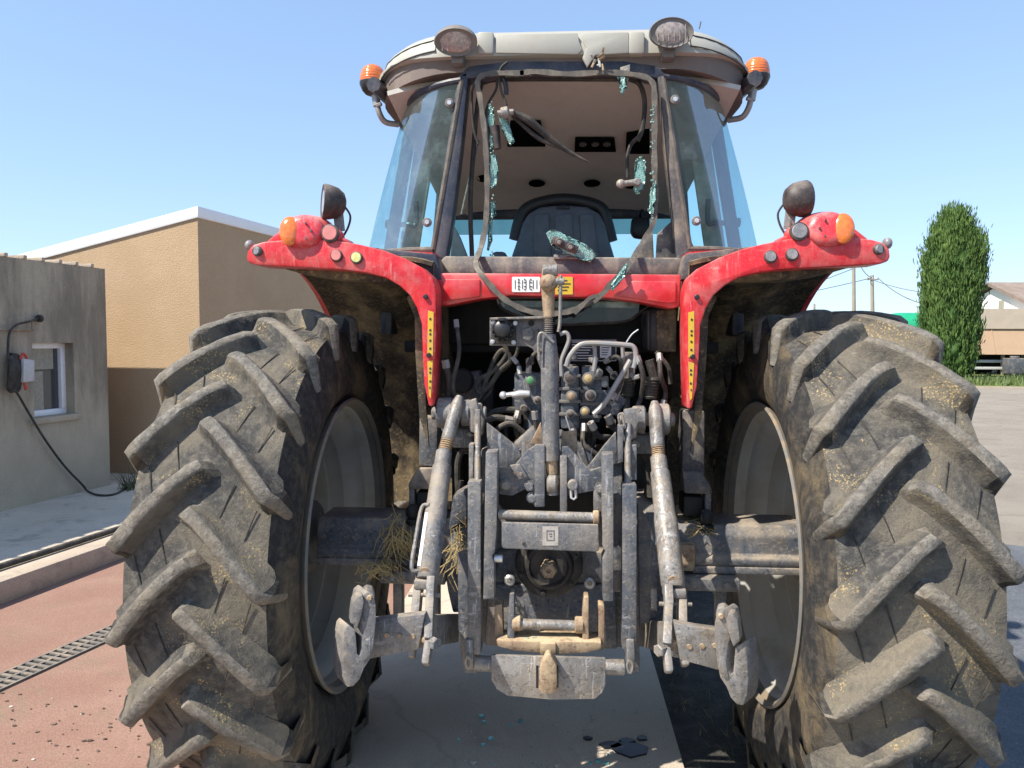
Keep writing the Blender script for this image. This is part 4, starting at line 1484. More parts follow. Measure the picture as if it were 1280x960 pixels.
# ---- axle housings
for fx in (False, True):
    b = B('steel_blue', 'steel', 'cavity', 'rusty')
    x0, x1 = -.93, -.30
    prof = [(-.135, .878), (-.128, .862), (.11, .862), (.125, .88), (.125, .99), (.10, 1.012), (-.09, 1.012), (-.105, .985), (-.112, .975), (-.112, .905), (-.135, .90)]
    b.prism([Vector((x0 + .02, YA + y, z)) for y, z in prof], (x1 - x0, 0, 0), .01, 0)
    b.prism([Vector((x0 + .02, YA - .135 + y, z)) for y, z in ((0, .84), (.03, .84), (.03, .872), (0, .866))], (.42, 0, 0), .006, 1)
    b.cyl((x0 - .06, YA, .93), .125, .08, (1, 0, 0), 28, .01, 0)
    b.cyl((x0 - .11, YA, .90), .16, .05, (1, 0, 0), 32, .01, 0)
    b.cyl((-.33, YA, .92), .20, .10, (1, 0, 0), 28, .01, 0)
    # underslung saddle and bracket
    b.box((-.53, YA - .13, .815), (.24, .12, .045), None, .005, 1)
    b.box((-.47, YA - .10, .90), (.06, .10, .10), None, .01, 3)
    for xx in (-.60, -.46):
        b.box((xx, YA - .10, .69), (.035, .05, .22), None, .004, 1)
        b.hexbolt((xx, YA - .195, .82), .012, .014, m=1)
    b.box((-.53, YA - .08, .57), (.22, .03, .05), None, .005, 0)
    b.hexbolt((-.87, YA - .11, .87), .014, .02, (0, -1, 0), 2)
    part(b, 'axle_housing', flip=fx)
    b = B('steel_blue', 'frame_dirty', 'cavity')
    if fx:
        m_ = 1
        b.px([(546, 510), (520, 510), (519, 590), (547, 590)], 2.84, .12, .01, 1)
    else:
        m_ = 0
        b.px([(524, 520), (547, 522), (547, 584), (523, 583)], 2.82, .12, .01, 0)
    b.px([(522, 585), (546, 585), (543, 612), (510, 612), (510, 606)], 2.81, .14, .008, 1)
    b.rect(511, 608, 518, 634, 2.82, .05, .004, 0)
    b.ball(A(516, 640, 2.80), (.028, .028, .03), 2)
    b.cyl(A(516, 652, 2.80), .026, .02, (0, 0, 1), 16, .004, 2)
    b.rect(520, 615, 544, 640, 2.84, .12, .01, 2)
    part(b, 'cab_mount', flip=fx)

# ---- hitch frame in the middle
b = B('steel', 'steel_blue', 'cavity', 'worn_steel', 'rusty')
# main dark casting behind everything
b.px([(600, 560), (775, 566), (782, 700), (790, 812), (596, 806), (600, 700)], 2.86, .25, .02, 1)
b.px([(622, 600), (755, 600), (760, 640), (622, 640)], 2.83, .03, .004, 2)
b.px([(622, 690), (758, 690), (762, 730), (618, 730)], 2.80, .07, .01, 1)
b.px([(610, 730), (770, 732), (772, 812), (606, 808)], 2.79, .06, .008, 1)
frame = part(b, 'hitch_frame')
b = B('steel', 'steel_blue')
# long outer rails and inner rails
def rail(x0, x1, y0, y1, Y, t, m=0, q=None):
    (q or b).rect(x0, y0, x1, y1, Y, t, .004, m)
rail(584.5, 601, 602, 818, 2.48, .06)
part(b, 'outer_rail', frame)
b = B('steel', 'steel_blue'); rail(778, 796, 606, 812, 2.48, .06, 1); part(b, 'outer_rail', frame)
b = B('steel', 'steel_blue'); b.px([(607, 565), (622, 564), (621, 660), (619, 690), (615, 695), (618, 706), (618, 748), (604, 750)], 2.47, .07, .004); part(b, 'inner_rail', frame)
b = B('steel', 'steel_blue'); b.px([(753, 568), (767, 567), (767, 752), (754, 752), (753, 698), (757, 690), (753, 682)], 2.47, .07, .004); part(b, 'inner_rail', frame)
# slim lift straps above the outer rails
b = B('worn_steel', 'steel')
b.tube([A(597, 506, 2.62), A(597, 606, 2.52)], .011, 10, 0, 0)
b.px([(588, 500), (595, 498), (600, 520), (598, 542), (588, 540)], 2.60, .03, .004, 1)
b.px([(594, 512), (600, 512), (600, 540), (594, 540)], 2.585, .02, .003, 0)
b.rect(586, 555, 592, 610, 2.55, .05, .003, 1)
part(b, 'lift_strap')
b = B('worn_steel', 'steel')
b.tube([A(785, 530, 2.60), A(785, 610, 2.52)], .012, 10, 0, 0)
b.px([(780, 512), (795, 510), (796, 535), (787, 548), (780, 545)], 2.60, .03, .004, 1)
b.rect(773, 532, 779, 578, 2.56, .05, .003, 1)
b.rect(788, 556, 796, 600, 2.57, .04, .003, 1)
b.tube([A(x, y, 2.58) for x, y in [(775, 532), (773, 520), (777, 518), (780, 530), (778, 538)]], .004, 6, 4, 0)
part(b, 'lift_strap')
# gusset plates between rails and centre
b = B('steel_blue', 'steel')
b.px([(608, 528), (648, 560), (655, 580), (610, 600)], 2.60, .02, .003, 0)
b.px([(770, 540), (772, 580), (730, 590), (756, 556)], 2.60, .02, .003, 0)
b.px([(624, 584), (640, 586), (660, 562), (672, 556), (681, 558), (680, 632), (666, 632), (664, 608), (640, 620), (624, 618)], 2.55, .025, .004, 0)
b.rect(668, 556, 681, 634, 2.53, .03, .004, 1)
b.px([(702, 558), (710, 558), (738, 588), (752, 584), (752, 612), (708, 620), (702, 600)], 2.55, .025, .004, 0)
b.rect(700, 570, 709, 640, 2.53, .03, .004, 1)
b.px([(636, 582), (650, 580), (660, 596), (648, 600)], 2.535, .014, .003, 1)
b.rect(742, 612, 754, 640, 2.55, .04, .004, 1)
part(b, 'top_link_bracket', frame)
b = B('worn_steel', 'bright', 'rusty', 'steel')
for x, y in ((632, 606), (662, 607), (750, 610), (665, 622)):
    q = B('worn_steel', 'bright', 'rusty', 'steel')
    q.hexbolt(A(x, y, 2.545), .014, .016, m=3)
    part(q, 'frame_bolt', frame)
for x, y in ((642.5, 591.5), (651, 592.5)):
    b.cyl(A(x, y, 2.533), .005, .01, (0, 1, 0), 10, 0, 2)
b.tube([A(x, y, 2.53) for x, y in [(714, 604), (714, 622), (720, 622), (718, 606)]], .0045, 6, 2, 1)
b.cyl(A(716, 606, 2.53), .018, .03, (0, 1, 0), 16, .003, 3)
part(b, 'hitch_pin', frame)
for x, y in ((637, 725), (737, 729)):
    b = B('worn_steel', 'bright')
    b.cyl(A(x, y, 2.775), .021, .022, (0, 1, 0), 24, .006, 1)
    b.cyl(A(x, y, 2.765), .012, .008, (0, 1, 0), 6, .002, 0)
    part(b, 'frame_bolt', frame)
b = B('worn_steel', 'bright')
b.cyl(A(623, 698, 2.5), .014, .03, (1, 0, 0), 12, .002, 1)
part(b, 'rail_bolt', frame)
b = B('worn_steel', 'steel', 'rusty', 'white')
b.tube([A(624, 643, 2.50), A(747, 647, 2.50)], .0165, 18, 0, 0)
b.cyl(A(745, 647, 2.50), .024, .02, (1, 0, 0), 18, .003, 2)
part(b, 'cross_pin', frame)
b = B('steel', 'rusty', 'white', 'darkmark', 'fadedlabel')
b.px([(627, 653), (748, 656), (749, 688), (746, 690), (630, 686), (627, 684)], 2.47, .014, .004, 0)
b.rect(678, 658, 698, 682, 2.4685, .001, 0, 4)
for x0, y0, x1, y1 in ((683, 663, 684, 676), (692, 663, 693, 676), (684, 675, 692, 676), (684, 663, 692, 664), (686, 667, 690, 668), (687, 670, 690, 671)): b.rect(x0, y0, x1, y1, 2.4675, .0008, 0, 0)
b.cyl(A(655, 680, 2.469), .006, .006, (0, 1, 0), 14, 0, 3)
part(b, 'guard_plate', frame)
# PTO
c = A(686, 706, 2.74)
b = B('cavity', 'black', 'rusty')
b.lathe([(-.02, .125), (.0, .12), (.008, .105), (.008, .092), (.030, .084), (.034, .072), (.012, .066), (.012, .02)], c, (0, -1, 0), 40, 1)
for k in range(6):
    a = 2 * PI * k / 6 + .35
    b.hexbolt(c + Vector((.104 * math.cos(a), -.01, .104 * math.sin(a))), .009, .012, m=1)
pto = part(b, 'pto_housing')
b = B('rusty', 'cavity')
b.lathe([(0, .026), (.075, .026), (.08, .021), (.08, .008), (.07, .006), (.07, .001)], c, (0, -1, 0), 24, 0)
for k in range(6):
    a = 2 * PI * k / 6
    b.box(c + Vector((.024 * math.cos(a), -.045, .024 * math.sin(a))), (.010, .06, .010), Matrix.Rotation(-a, 3, 'Y'), .002, 0)
part(b, 'pto_shaft', pto)
# side plates
b = B('steel_blue', 'steel')
b.px([(546, 655), (582, 640), (582, 766), (566, 766), (560, 740)], 2.74, .04, .006, 0)
b.px([(572, 690), (586, 690), (600, 812), (596, 842), (580, 842), (573, 800)], 2.56, .03, .004, 0)
b.px([(566, 620), (584, 610), (584, 650), (560, 664)], 2.66, .10, .01, 0)
part(b, 'side_plate', frame)
b = B('steel_blue', 'steel')
b.px([(797, 630), (814, 655), (822, 700), (822, 780), (800, 780)], 2.70, .04, .006, 0)
b.px([(783, 700), (797, 690), (800, 840), (784, 842), (779, 800)], 2.56, .03, .004, 0)
b.rect(766, 580, 778, 740, 2.62, .05, .004, 0)
part(b, 'side_plate', frame)
# clevis
b = B('rusty', 'worn_steel', 'steel_blue')
b.px([(618, 757), (628, 755), (629, 796), (618, 800)], 2.52, .05, .005, 0)
b.px([(637, 742), (643, 742), (643, 814), (634, 812), (634, 790)], 2.50, .06, .004, 2)
b.px([(730, 746), (736, 746), (736, 816), (728, 814), (728, 770)], 2.50, .06, .004, 0)
b.px([(748, 755), (756, 757), (756, 812), (748, 814)], 2.52, .05, .005, 0)
b.px([(620, 799), (636, 801), (726, 802), (752, 803), (752, 812), (734, 817), (694, 819), (676, 817), (642, 814), (620, 808)], 2.48, .10, .006, 0)
b.px([(675, 804), (695, 804), (695, 819), (675, 819)], 2.47, .02, .005, 0)
clev = part(b, 'hitch_clevis')
b = B('worn_steel', 'rusty')
b.tube([A(646, 779, 2.52), A(726, 782, 2.52)], .0165, 18, 0, 0)
for x, y in ((646, 778), (724, 781)):
    b.cyl(A(x, y, 2.52), .028, .03, (1, 0, 0), 20, .004, 1)
part(b, 'clevis_pin', clev)
b = B('crumb')
for i in range(90):
    b.ball(A(random.uniform(646, 726), 798 + random.uniform(-1, 2), 2.50 + random.uniform(0, .06)), random.uniform(.002, .005), 0, 5, 4)
o = part(b, 'glass_crumbs', clev); o['kind'] = 'stuff'
b = B('worn_steel', 'steel', 'rusty')
b.tube([A(594, 829, 2.50), A(780, 834, 2.50)], .026, 20, 0, 0)
for x, y, s_ in ((586, 828, -1), (788, 833, 1)):
    b.px([(x - 5, 800), (x + 5, 800), (x + 6, y + 8), (x - 4, y + 10)], 2.47, .03, .004, 1)
    b.tube([A(x - 3, y - 8, 2.455), A(x + 3, y - 2, 2.455), A(x, y + 8, 2.455), A(x - 4, y, 2.455), A(x - 2, y - 8, 2.455)], .005, 6, 4, 0)
part(b, 'lower_crossbar', frame)
b = B('worn_steel', 'rusty', 'cavity')
b.px([(614, 819), (757, 823), (757, 856), (753, 866), (744, 874), (690, 875), (634, 870), (621, 862), (614, 850)], 2.435, .014, .003, 0)
for x0, x1 in ((670, 673), (696, 698)):
    b.rect(x0, 832, x1, 860, 2.434, .004, 0, 2)
dp = part(b, 'drawbar_plate', frame)
b = B('rusty')
b.px([(683, 818), (688, 818), (696, 832), (697, 864), (692, 868), (677, 868), (673, 862), (675, 834)], 2.39, .045, .009, 0)
part(b, 'drawbar_tongue', dp)

# ================================================================== SETTING
def sheet(name, pts, z, mat, kind='structure', h=None):
    b = B(mat)
    P = [Vector((p[0], p[1], z)) for p in pts]
    if h:
        b.prism([p - Vector((0, 0, h)) for p in P], (0, 0, h), .006)
    else:
        V = [b.bm.verts.new(p) for p in P]
        f = b.bm.faces.new(V)
        if f.normal.z < 0 or True:
            f.normal_update()
            if f.normal.z < 0: f.normal_flip()
    o = b.build(name)
    tag(o, kind=kind)
    return o


sheet('ground', [(-900, -300), (900, -300), (900, 1800), (-900, 1800)], 0, 'asphalt')
M['blue_grey_strip'] = ground_mat('blue_grey_ground', (.125, .135, .150), (.175, .185, .20), (.10, .105, .115), 2.0, 75, .9, .5)
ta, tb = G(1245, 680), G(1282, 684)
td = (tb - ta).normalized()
sheet('blue_grey_strip', [(1.06, -6), (30, -6), ta + td * 30, ta - td * 2.65], .006, 'blue_grey_strip')  # blue-grey strip of ground, darker than the asphalt beside it
# kerb line on the left: direction of the yard and of both outbuildings
K0, K1 = G(0, 757), G(142, 703)
e1 = Vector((K1.x - K0.x, K1.y - K0.y, 0)).normalized()
e2 = Vector((e1.y, -e1.x, 0))
def KP(a, bb): return K0 + e1 * a + e2 * bb
aX = (-.62 - K0.x) / e1.x
sheet('yard', [KP(-8, 0.0), KP(aX, 0.0), Vector((-.62, -8, 0))], .006, 'redyard')
sheet('slab', [(-.98, -6), (.50, -6), (.50, 5.2), (.45, 8.2), (-.98, 8.2)], .03, 'slab', h=.03)
sheet('gravel_strip', [(.505, -6), (1.0, -6), (1.05, 4.2), (.98, 9.5), (.505, 9.5)], .004, 'gravel')
b = B('kerb')
b.prism([KP(-8, 0), KP(-8, 0) + Vector((0, 0, .15)), KP(-8, -.20) + Vector((0, 0, .15)), KP(-8, -.20)], e1 * 40, .008)
tag(b.build('kerb'), kind='structure')
b = B('pavement')
b.prism([KP(-8, -.203), KP(-8, -.203) + Vector((0, 0, .147)), KP(-8, -9) + Vector((0, 0, .147)), KP(-8, -9)], e1 * 40, .002)
tag(b.build('pavement'), kind='structure')

# drain grate in the yard
D0, D1 = G(0, 866), G(130, 806)
u1 = (D1 - D0).normalized()
W0 = G(0, 866); W1 = G(0, 838)
gw = .17
n1 = Vector((-u1.y, u1.x, 0))
gr = empty('drain_grate', D0)
tag(gr, 'long metal slotted drain grating let into the red concrete left of the tractor', 'drain grate')
b = B('castiron', 'cavity')
def DP(a, c_, z): return D0 + u1 * a + n1 * c_ + Vector((0, 0, z - D0.z))
def slab_(a0, a1, c0, c1, z0, z1, m_=0):
    b.prism([DP(a0, c0, z0), DP(a1, c0, z0), DP(a1, c1, z0), DP(a0, c1, z0)], (0, 0, z1 - z0), 0, m_)
LG = 5.0
slab_(-2.5, LG, -.01, gw + .01, .0065, .008, 1)
slab_(-2.5, LG, 0, .012, .008, .016)
slab_(-2.5, LG, gw - .012, gw, .008, .016)
slab_(-2.5, LG, gw / 2 - .008, gw / 2 + .008, .008, .0155)
k = -2.5
while k < LG:
    slab_(k, k + .020, .012, gw / 2 - .008, .008, .015)
    slab_(k, k + .020, gw / 2 + .008, gw - .012, .008, .015)
    k += .046
b.build('grating', gr, D0)

# rubber hose lying along the kerb
b = B('rubber')
hp_ = [G(-60, 728, .175), G(0, 708, .175), G(60, 689, .175), G(110, 673, .175), G(150, 660, .175), G(230, 634, .175)]
b.tube(hp_, .022, 10, 5)
tag(b.build('hose', None, hp_[0]), 'thick black rubber hose lying along the pavement behind the kerb', 'hose')

# ---- annex
A0 = G(138, 606, .147)
def AN(a, c_, z): return A0 + e1 * a + e2 * c_ + Vector((0, 0, z - A0.z))
an_n = e2
ZT = AP(122, 335, A0, an_n).z
an = empty('outbuilding', AN(-3, -1.5, .147))
OA = an.location.copy()
tag(an, 'low grey-beige rendered outbuilding with stained top edge and white framed window', 'outbuilding')
wp = [AP(x, y, A0, an_n) for x, y in ((40, 427), (89, 430), (94, 516), (46, 523))]
wa = [(p - A0).dot(e1) for p in wp]
a_lo, a_hi = min(wa[0], wa[3]), max(wa[1], wa[2])
z_hi, z_lo = (wp[0].z + wp[1].z) / 2, (wp[2].z + wp[3].z) / 2
b = B('plaster_annex')
def wallbox(a0, a1, c0, c1, z0, z1, m_=0, bev=.004):
    b.prism([AN(a0, c0, z0), AN(a1, c0, z0), AN(a1, c1, z0), AN(a0, c1, z0)], (0, 0, z1 - z0), bev, m_)
zb = .10
aW0, aW1 = a_lo, a_hi
b_len = 7.0
wallbox(-b_len, aW0, -.30, 0, zb, ZT, 0, 0)
wallbox(aW1, 0, -.30, 0, zb, ZT, 0, 0)
wallbox(aW0, aW1, -.30, 0, zb, z_lo, 0, 0)
wallbox(aW0, aW1, -.30, 0, z_hi, ZT, 0, 0)
wallbox(-.30, 0, -3.4, -.30, zb, ZT, 0, 0)
wallbox(-b_len, -b_len + .3, -3.4, -.3, zb, ZT, 0, 0)
wallbox(-b_len, 0, -3.7, -3.4, zb, ZT, 0, 0)
bmesh.ops.remove_doubles(b.bm, verts=b.bm.verts[:], dist=.0005)
b.build('wall', an, OA)
b = B('kerb')
wallbox(-b_len - .05, .0, -3.7, -.02, ZT - .06, ZT - .01, 0, 0)
k = -b_len
while k < -.02:
    b.prism([AN(k, -3.7, ZT), AN(k + .04, -3.7, ZT), AN(k + .04, .015, ZT), AN(k, .015, ZT)], (0, 0, .035), .006)
    k += .20
b.build('roof', an, OA)
b = B('pvc')
fw = .055
wallbox(aW0, aW1, -.16, -.10, z_hi - fw, z_hi, 0, .003)
wallbox(aW0, aW1, -.16, -.10, z_lo, z_lo + fw, 0, .003)
wallbox(aW0, aW0 + fw, -.16, -.10, z_lo + fw, z_hi - fw, 0, .003)
wallbox(aW1 - fw, aW1, -.16, -.10, z_lo + fw, z_hi - fw, 0, .003)
wn = b.build('window', an, OA)
b = B('pane')
wallbox(aW0 + fw, aW1 - fw, -.15, -.14, z_lo + fw, z_hi - fw, 0, 0)
b.build('window_glass', wn, OA)
b = B('curtain')
wallbox(aW0 + fw, aW1 - fw - .06, -.136, -.132, z_hi - fw - .20, z_hi - fw, 0, 0)
wallbox(aW0 + fw, aW0 + (aW1 - aW0) * .5, -.136, -.132, z_lo + fw, z_hi - fw - .22, 0, 0)
b.build('blind', wn, OA)
b = B('plaster_annex')
wallbox(aW0 - .05, aW1 + .05, -.10, .03, z_lo - .06, z_lo - .002, 0, .006)
b.build('window_sill', an, OA)
# rod bracket on the wall
b = B('rusty')
q0 = AP(0, 413, A0, an_n) + e2 * .04; q1 = AP(36, 413, A0, an_n) + e2 * .04
b.tube([q0 - e1 * 1.0, q1], .010, 8)
b.tube([q1, q1 - e2 * .05], .010, 8)
b.tube([q1 + Vector((0, 0, .08)), q1], .008, 8)
b.build('wall_rod', an, OA)

# electric box with coiled lead on the wall
ec = AP(21, 462, A0, an_n)
eb = empty('battery_charger', ec)
tag(eb, 'grey battery charger box with red handles hung on the outbuilding wall left of its window', 'charger')
b = B('greytrim')
def WP(x, y, off): return AP(x, y, A0, an_n) + e2 * off
b.prism([WP(16, 448, .02), WP(30, 450, .02), WP(30, 476, .02), WP(16, 478, .02)], e2 * .10, .008)
b.build('case', eb, ec)
b = B('redcord')
b.tube([WP(15, 449, .09), WP(18, 442, .09), WP(22, 445, .09), WP(23, 450, .09)], .012, 8, 3)
b.build('clamp', eb, ec)
b = B('redcord')
b.tube([WP(20, 477, .09), WP(21, 487, .10), WP(22, 482, .09)], .012, 8, 3)
b.build('clamp', eb, ec)
b = B('rubber')
for dx, r in ((0, .025), (3, .022), (6, .02)):
    b.tube([WP(6 + dx, 446, .06), WP(4 + dx, 460, .10), WP(5 + dx, 484, .06), WP(10 + dx, 486, .06), WP(11 + dx, 462, .08), WP(9 + dx, 446, .06), WP(6 + dx, 444, .06)], r, 8, 4)
b.build('coiled_lead', eb, ec)

b = B('rubber')
p_up = [WP(8, 484, .06), WP(4, 470, .06), WP(3, 440, .06), WP(5, 416, .06), WP(14, 406, .06), WP(30, 402, .05), WP(44, 398, .04)]
p_dn = [WP(8, 484, .06), WP(14, 492, .07), WP(28, 512, .05), WP(50, 548, .05), WP(75, 582, .05), WP(97, 606, .06)]
p_gr = [G(110, 614, .16), G(125, 619, .16), G(145, 617, .16), G(163, 606, .16), G(180, 597, .16)]
b.tube(list(reversed(p_up)) + p_dn[1:] + p_gr, .0105, 8, 5)
b.cyl(WP(45, 398, .04), .035, .04, e1, 14, .006)
tag(b.build('power_cable', None, ec), 'thin black cable running down the outbuilding wall and across the pavement', 'cable')

# ---- ochre building behind
C0 = AN(.62, 0, .147)
bn = -e1
corner_p = AP(249, 380, C0, bn)
ca = (corner_p - C0).dot(e2)
ztop = AP(243, 272, C0, bn).z
zl = AP(45, 325, C0, bn)
slope = (ztop - zl.z) / ((AP(243, 272, C0, bn) - zl).dot(e2))
bb_ = empty('workshop_building', C0 + e2 * (ca - 4) + e1 * 6)
OB = bb_.location.copy()
tag(bb_, 'tall ochre rendered building with sloping roof edge capped by white metal flashing', 'building')
def CN(a, c_, z): return C0 + e1 * a + e2 * c_ + Vector((0, 0, z - C0.z))
LB = 8.0
zfar = ztop - slope * LB
b = B('plaster_ochre')
# ends as a mono-pitch solid
DEP = 16
pts = [CN(0, ca - LB, .1), CN(0, ca, .1), CN(0, ca, ztop), CN(0, ca - LB, zfar)]
b.prism(pts, e1 * DEP, 0)
b.build('wall', bb_, OB)
b = B('metalfascia')
fh = .12
b.prism([CN(-.02, ca + .02, ztop), CN(-.02, ca + .02, ztop + fh), CN(-.02, ca - LB, zfar + fh), CN(-.02, ca - LB, zfar)], e1 * (DEP + .04), .004)
b.build('roof_flashing', bb_, OB)

# ---- right hand side, far
b = B('grassland')
V = [Vector((12, 29.5, .008)), Vector((160, 26, .008)), Vector((300, 400, .008)), Vector((-300, 400, .008)), Vector((-40, 60, .008))]
f = b.bm.faces.new([b.bm.verts.new(v) for v in V]); f.normal_update()
if f.normal.z < 0: f.normal_flip()
tag(b.build('field'), kind='structure')
b = B('grass')
for i in range(5200):
    y = 31 + abs(random.gauss(0, 3.5))
    x = random.uniform(.40, .95) * y
    if random.random() < .25 and math.sin(x * .9) > .3: continue
    h_ = random.uniform(.08, .32)
    a = random.uniform(0, PI)
    p = Vector((x, y, 0))
    d = Vector((math.cos(a), math.sin(a), 0)) * random.uniform(.03, .08)
    l_ = Vector((random.uniform(-.1, .1), random.uniform(-.1, .1), h_))
    b.bm.faces.new([b.bm.verts.new(p - d), b.bm.verts.new(p + d), b.bm.verts.new(p + l_)])
tag(b.build('grass_verge'), 'strip of bright green grass along the far edge of the yard', 'grass', kind='stuff')
b = B('kerb')
b.prism([Vector((10, 29.3, 0)), Vector((60, 27.6, 0)), Vector((60, 27.9, 0)), Vector((10, 29.6, 0))], (0, 0, .06), 0)
tag(b.build('pale_edging'), kind='structure')

# cypress
YTREE = 36.0
tp = A(1186, 470, YTREE)
tp.z = 0
ttop = A(1190, 261, YTREE).z
tw = (A(1225, 380, YTREE) - A(1144, 380, YTREE)).length / 2 * .86
tree = empty('cypress_tree', tp)
tag(tree, 'tall dense green columnar cypress standing at the edge of the yard beside the house', 'tree')
b = B('bark')
b.tube([tp, tp + Vector((.05, 0, 1.2)), tp + Vector((0, 0, ttop * .7))], [.28, .2, .08], 10, 3)
for k in range(7):
    a = k * .9
    z = .4 + k * .25
    b.tube([tp + Vector((0, 0, z)), tp + Vector((.7 * math.cos(a), .7 * math.sin(a), z + 1.1)), tp + Vector((.9 * math.cos(a), .9 * math.sin(a), z + 2.6))], [.10, .06, .03], 6, 3)
b.build('trunk', tree, tp)
b = B('cypress')
def crown_r(t):
    return tw * (min(1, (.55 + .45 * (t / .12) ** .6)) if t < .12 else 1.0 if t < .70 else max(.0, 1 - ((t - .70) / .325) ** 2.4)) * (0.86 + .14 * min(1, t * 2))
clumps = []
for i in range(620):
    t = random.random() ** .95
    a = random.uniform(0, 2 * PI)
    rr_ = crown_r(t) * (1 - .34 * random.random() ** 1.6)
    clumps.append((Vector((math.cos(a) * rr_, math.sin(a) * rr_, .35 + t * (ttop - .75))), a))
for c_, a in clumps:
    cs = random.uniform(.7, 1.35)
    tip = Vector((math.cos(a) * .10, math.sin(a) * .10, 1)).normalized()
    for k in range(38):
        off = Vector((random.gauss(0, .11), random.gauss(0, .11), random.uniform(-.42, .52))) * cs
        p = c_ + off
        d = (tip + Vector((random.gauss(0, .20), random.gauss(0, .20), 0))).normalized()
        sd = d.cross(Vector((random.gauss(0, 1), random.gauss(0, 1), random.gauss(0, .3)))).normalized() * random.uniform(.016, .036)
        L_ = random.uniform(.14, .36)
        b.bm.faces.new([b.bm.verts.new(p + tp - sd * .5), b.bm.verts.new(p + tp + d * L_ * .5 - sd), b.bm.verts.new(p + tp + d * L_), b.bm.verts.new(p + tp + d * L_ * .5 + sd)])
def core(u, v):
    a = 2 * PI * u
    k = .80 + .07 * math.sin(a * 5 + v * 31) + .06 * math.sin(a * 9 - v * 47) + .04 * math.sin(a * 17 + v * 83)
    r_ = max(.02, crown_r(min(.985, .01 + v * .97)) * k)
    return tp + Vector((math.cos(a) * r_, math.sin(a) * r_, .32 + v * (ttop - .95)))
b.grid(core, 60, 90)
b.build('crown', tree, tp, sharp=180)

# house at right
YH = 48.0
h0 = A(1224, 468, YH)
hs = empty('house', Vector((h0.x + 6, YH + 4, 0)))
OH = hs.location.copy()
tag(hs, 'white gabled house with old brown tiled roof at the right edge of the view', 'house')
ap_ = A(1241, 357, 48.0)
GX = ap_.x
fy, by = 44.3, 51.7
ez = A(1281, 379, 44.3).z
b = B('whitewall')
b.prism([Vector((GX, fy, 0)), Vector((GX, by, 0)), Vector((GX, by, ez)), Vector((GX, 48, ap_.z - .2)), Vector((GX, fy, ez))], (12, 0, 0), 0)
b.build('wall', hs, OH)
b = B('rooftile')
for yy in (fy - .5, by + .5):
    z2 = ez - .5 * (ap_.z - ez) / (48 - fy)
    b.prism([Vector((GX - .35, 48, ap_.z)), Vector((GX - .35, yy, z2)), Vector((GX - .35, yy, z2 + .2)), Vector((GX - .35, 48, ap_.z + .2))], (13, 0, 0), 0)
b.build('roof', hs, OH)
for (ya, za, w_, h_) in ((47.0, ap_.z - 1.35, .5, .8), (49.2, ap_.z - 1.7, .4, .45)):
    b = B('curtain')
    b.box((GX - .01, ya, za), (.05, w_, h_), None, 0)
    b.build('window', hs, OH)

# beige flat shed in front with brown sheeting and open rails below
YB = 42.0
o0 = A(1222, 466, YB)
sh = empty('farm_shed', Vector((o0.x + 5, YB + 2, 0)))
OS = sh.location.copy()
tag(sh, 'long low shed with beige band above brown sheeting, right of the cypress', 'shed')
X0, X1 = o0.x - 1.5, o0.x + 14
z_a, z_b, z_c, z_d = A(1250, 386, YB).z, A(1250, 411, YB).z, A(1250, 443, YB).z, 0
b = B('beigewall')
b.box(((X0 + X1) / 2, YB + 2, (z_a + z_b) / 2), (X1 - X0, 4.2, z_a - z_b), None, 0)
b.build('fascia_band', sh, OS)
b = B('brownwall')
b.prism([Vector((X0, YB - .5, z_c)), Vector((X1, YB - .5, z_c)), Vector((X1, YB, z_b)), Vector((X0, YB, z_b))], (0, 3.5, 0), 0)
k = X0
while k < X1:
    b.bar(Vector((k, YB - .5, z_c)), Vector((k, YB - .01, z_b)), .05, .05, 0)
    k += 2.1
b.build('sheeting', sh, OS)
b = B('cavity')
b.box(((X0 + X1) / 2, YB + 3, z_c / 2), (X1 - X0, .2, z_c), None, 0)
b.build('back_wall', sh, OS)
k = X0 + .3
while k < X1:
    b = B('wood')
    b.box((k, YB - .1, z_c / 2), (.14, .14, z_c), None, .01)
    b.build('post', sh, OS)
    k += 2.4
for z in (.35, .72):
    b = B('greytrim')
    b.box(((X0 + X1) / 2, YB - .2, z), (X1 - X0, .06, .14), None, .01)
    b.build('rail', sh, OS)
b = B('steel_blue')
b.box((A(1268, 455, YB - 1).x, YB - 1, .5), (.9, .6, .8), None, .03)
b.cyl((A(1268, 455, YB - 1).x, YB - 1, .95), .22, .12, (0, 0, 1), 16, .02)
tag(b.build('water_trough', None, (A(1268, 455, YB - 1).x, YB - 1, 0)), 'small blue-grey metal bin standing in front of the slatted shed base', 'bin')

# heap of stones in grass
b = B('palepebble')
hc = G(1278, 468)
for i in range(60):
    p = hc + Vector((random.gauss(.5, .8), random.gauss(0, .4), random.uniform(0, .25)))
    b.ball(p, random.uniform(.08, .2), 0, 7, 5, noise=.2)
tag(b.build('stone_heap', None, (hc.x, hc.y, 0)), 'pale heap of stones lying in the grass at the right edge', 'stones', kind='stuff')

# green tank, only its top shows above the tyre
YG = 40.0
tc = A(1122, 408, YG)
b = B('greentank', 'greytrim')
tz = A(1150, 391, YG).z
rt_ = tz / 2 * .62
b.lathe([(-1.25, .2), (-1.15, rt_ * .7), (-.85, rt_ * .96), (-.6, rt_), (.6, rt_), (.85, rt_ * .96), (1.15, rt_ * .7), (1.25, .2)], (tc.x + .6, YG, tz - rt_), (1, -.1, 0), 32, 0)
for dx in (-.7, .7): b.box((tc.x + .6 + dx, YG, (tz - 2 * rt_ + .3) / 2), (.3, 1.4, max(.3, tz - 2 * rt_ + .3)), None, .02, 1)
tag(b.build('storage_tank', None, (tc.x + .6, YG, 0)), 'bright green cylindrical tank showing beside the cypress above the tyre', 'tank')

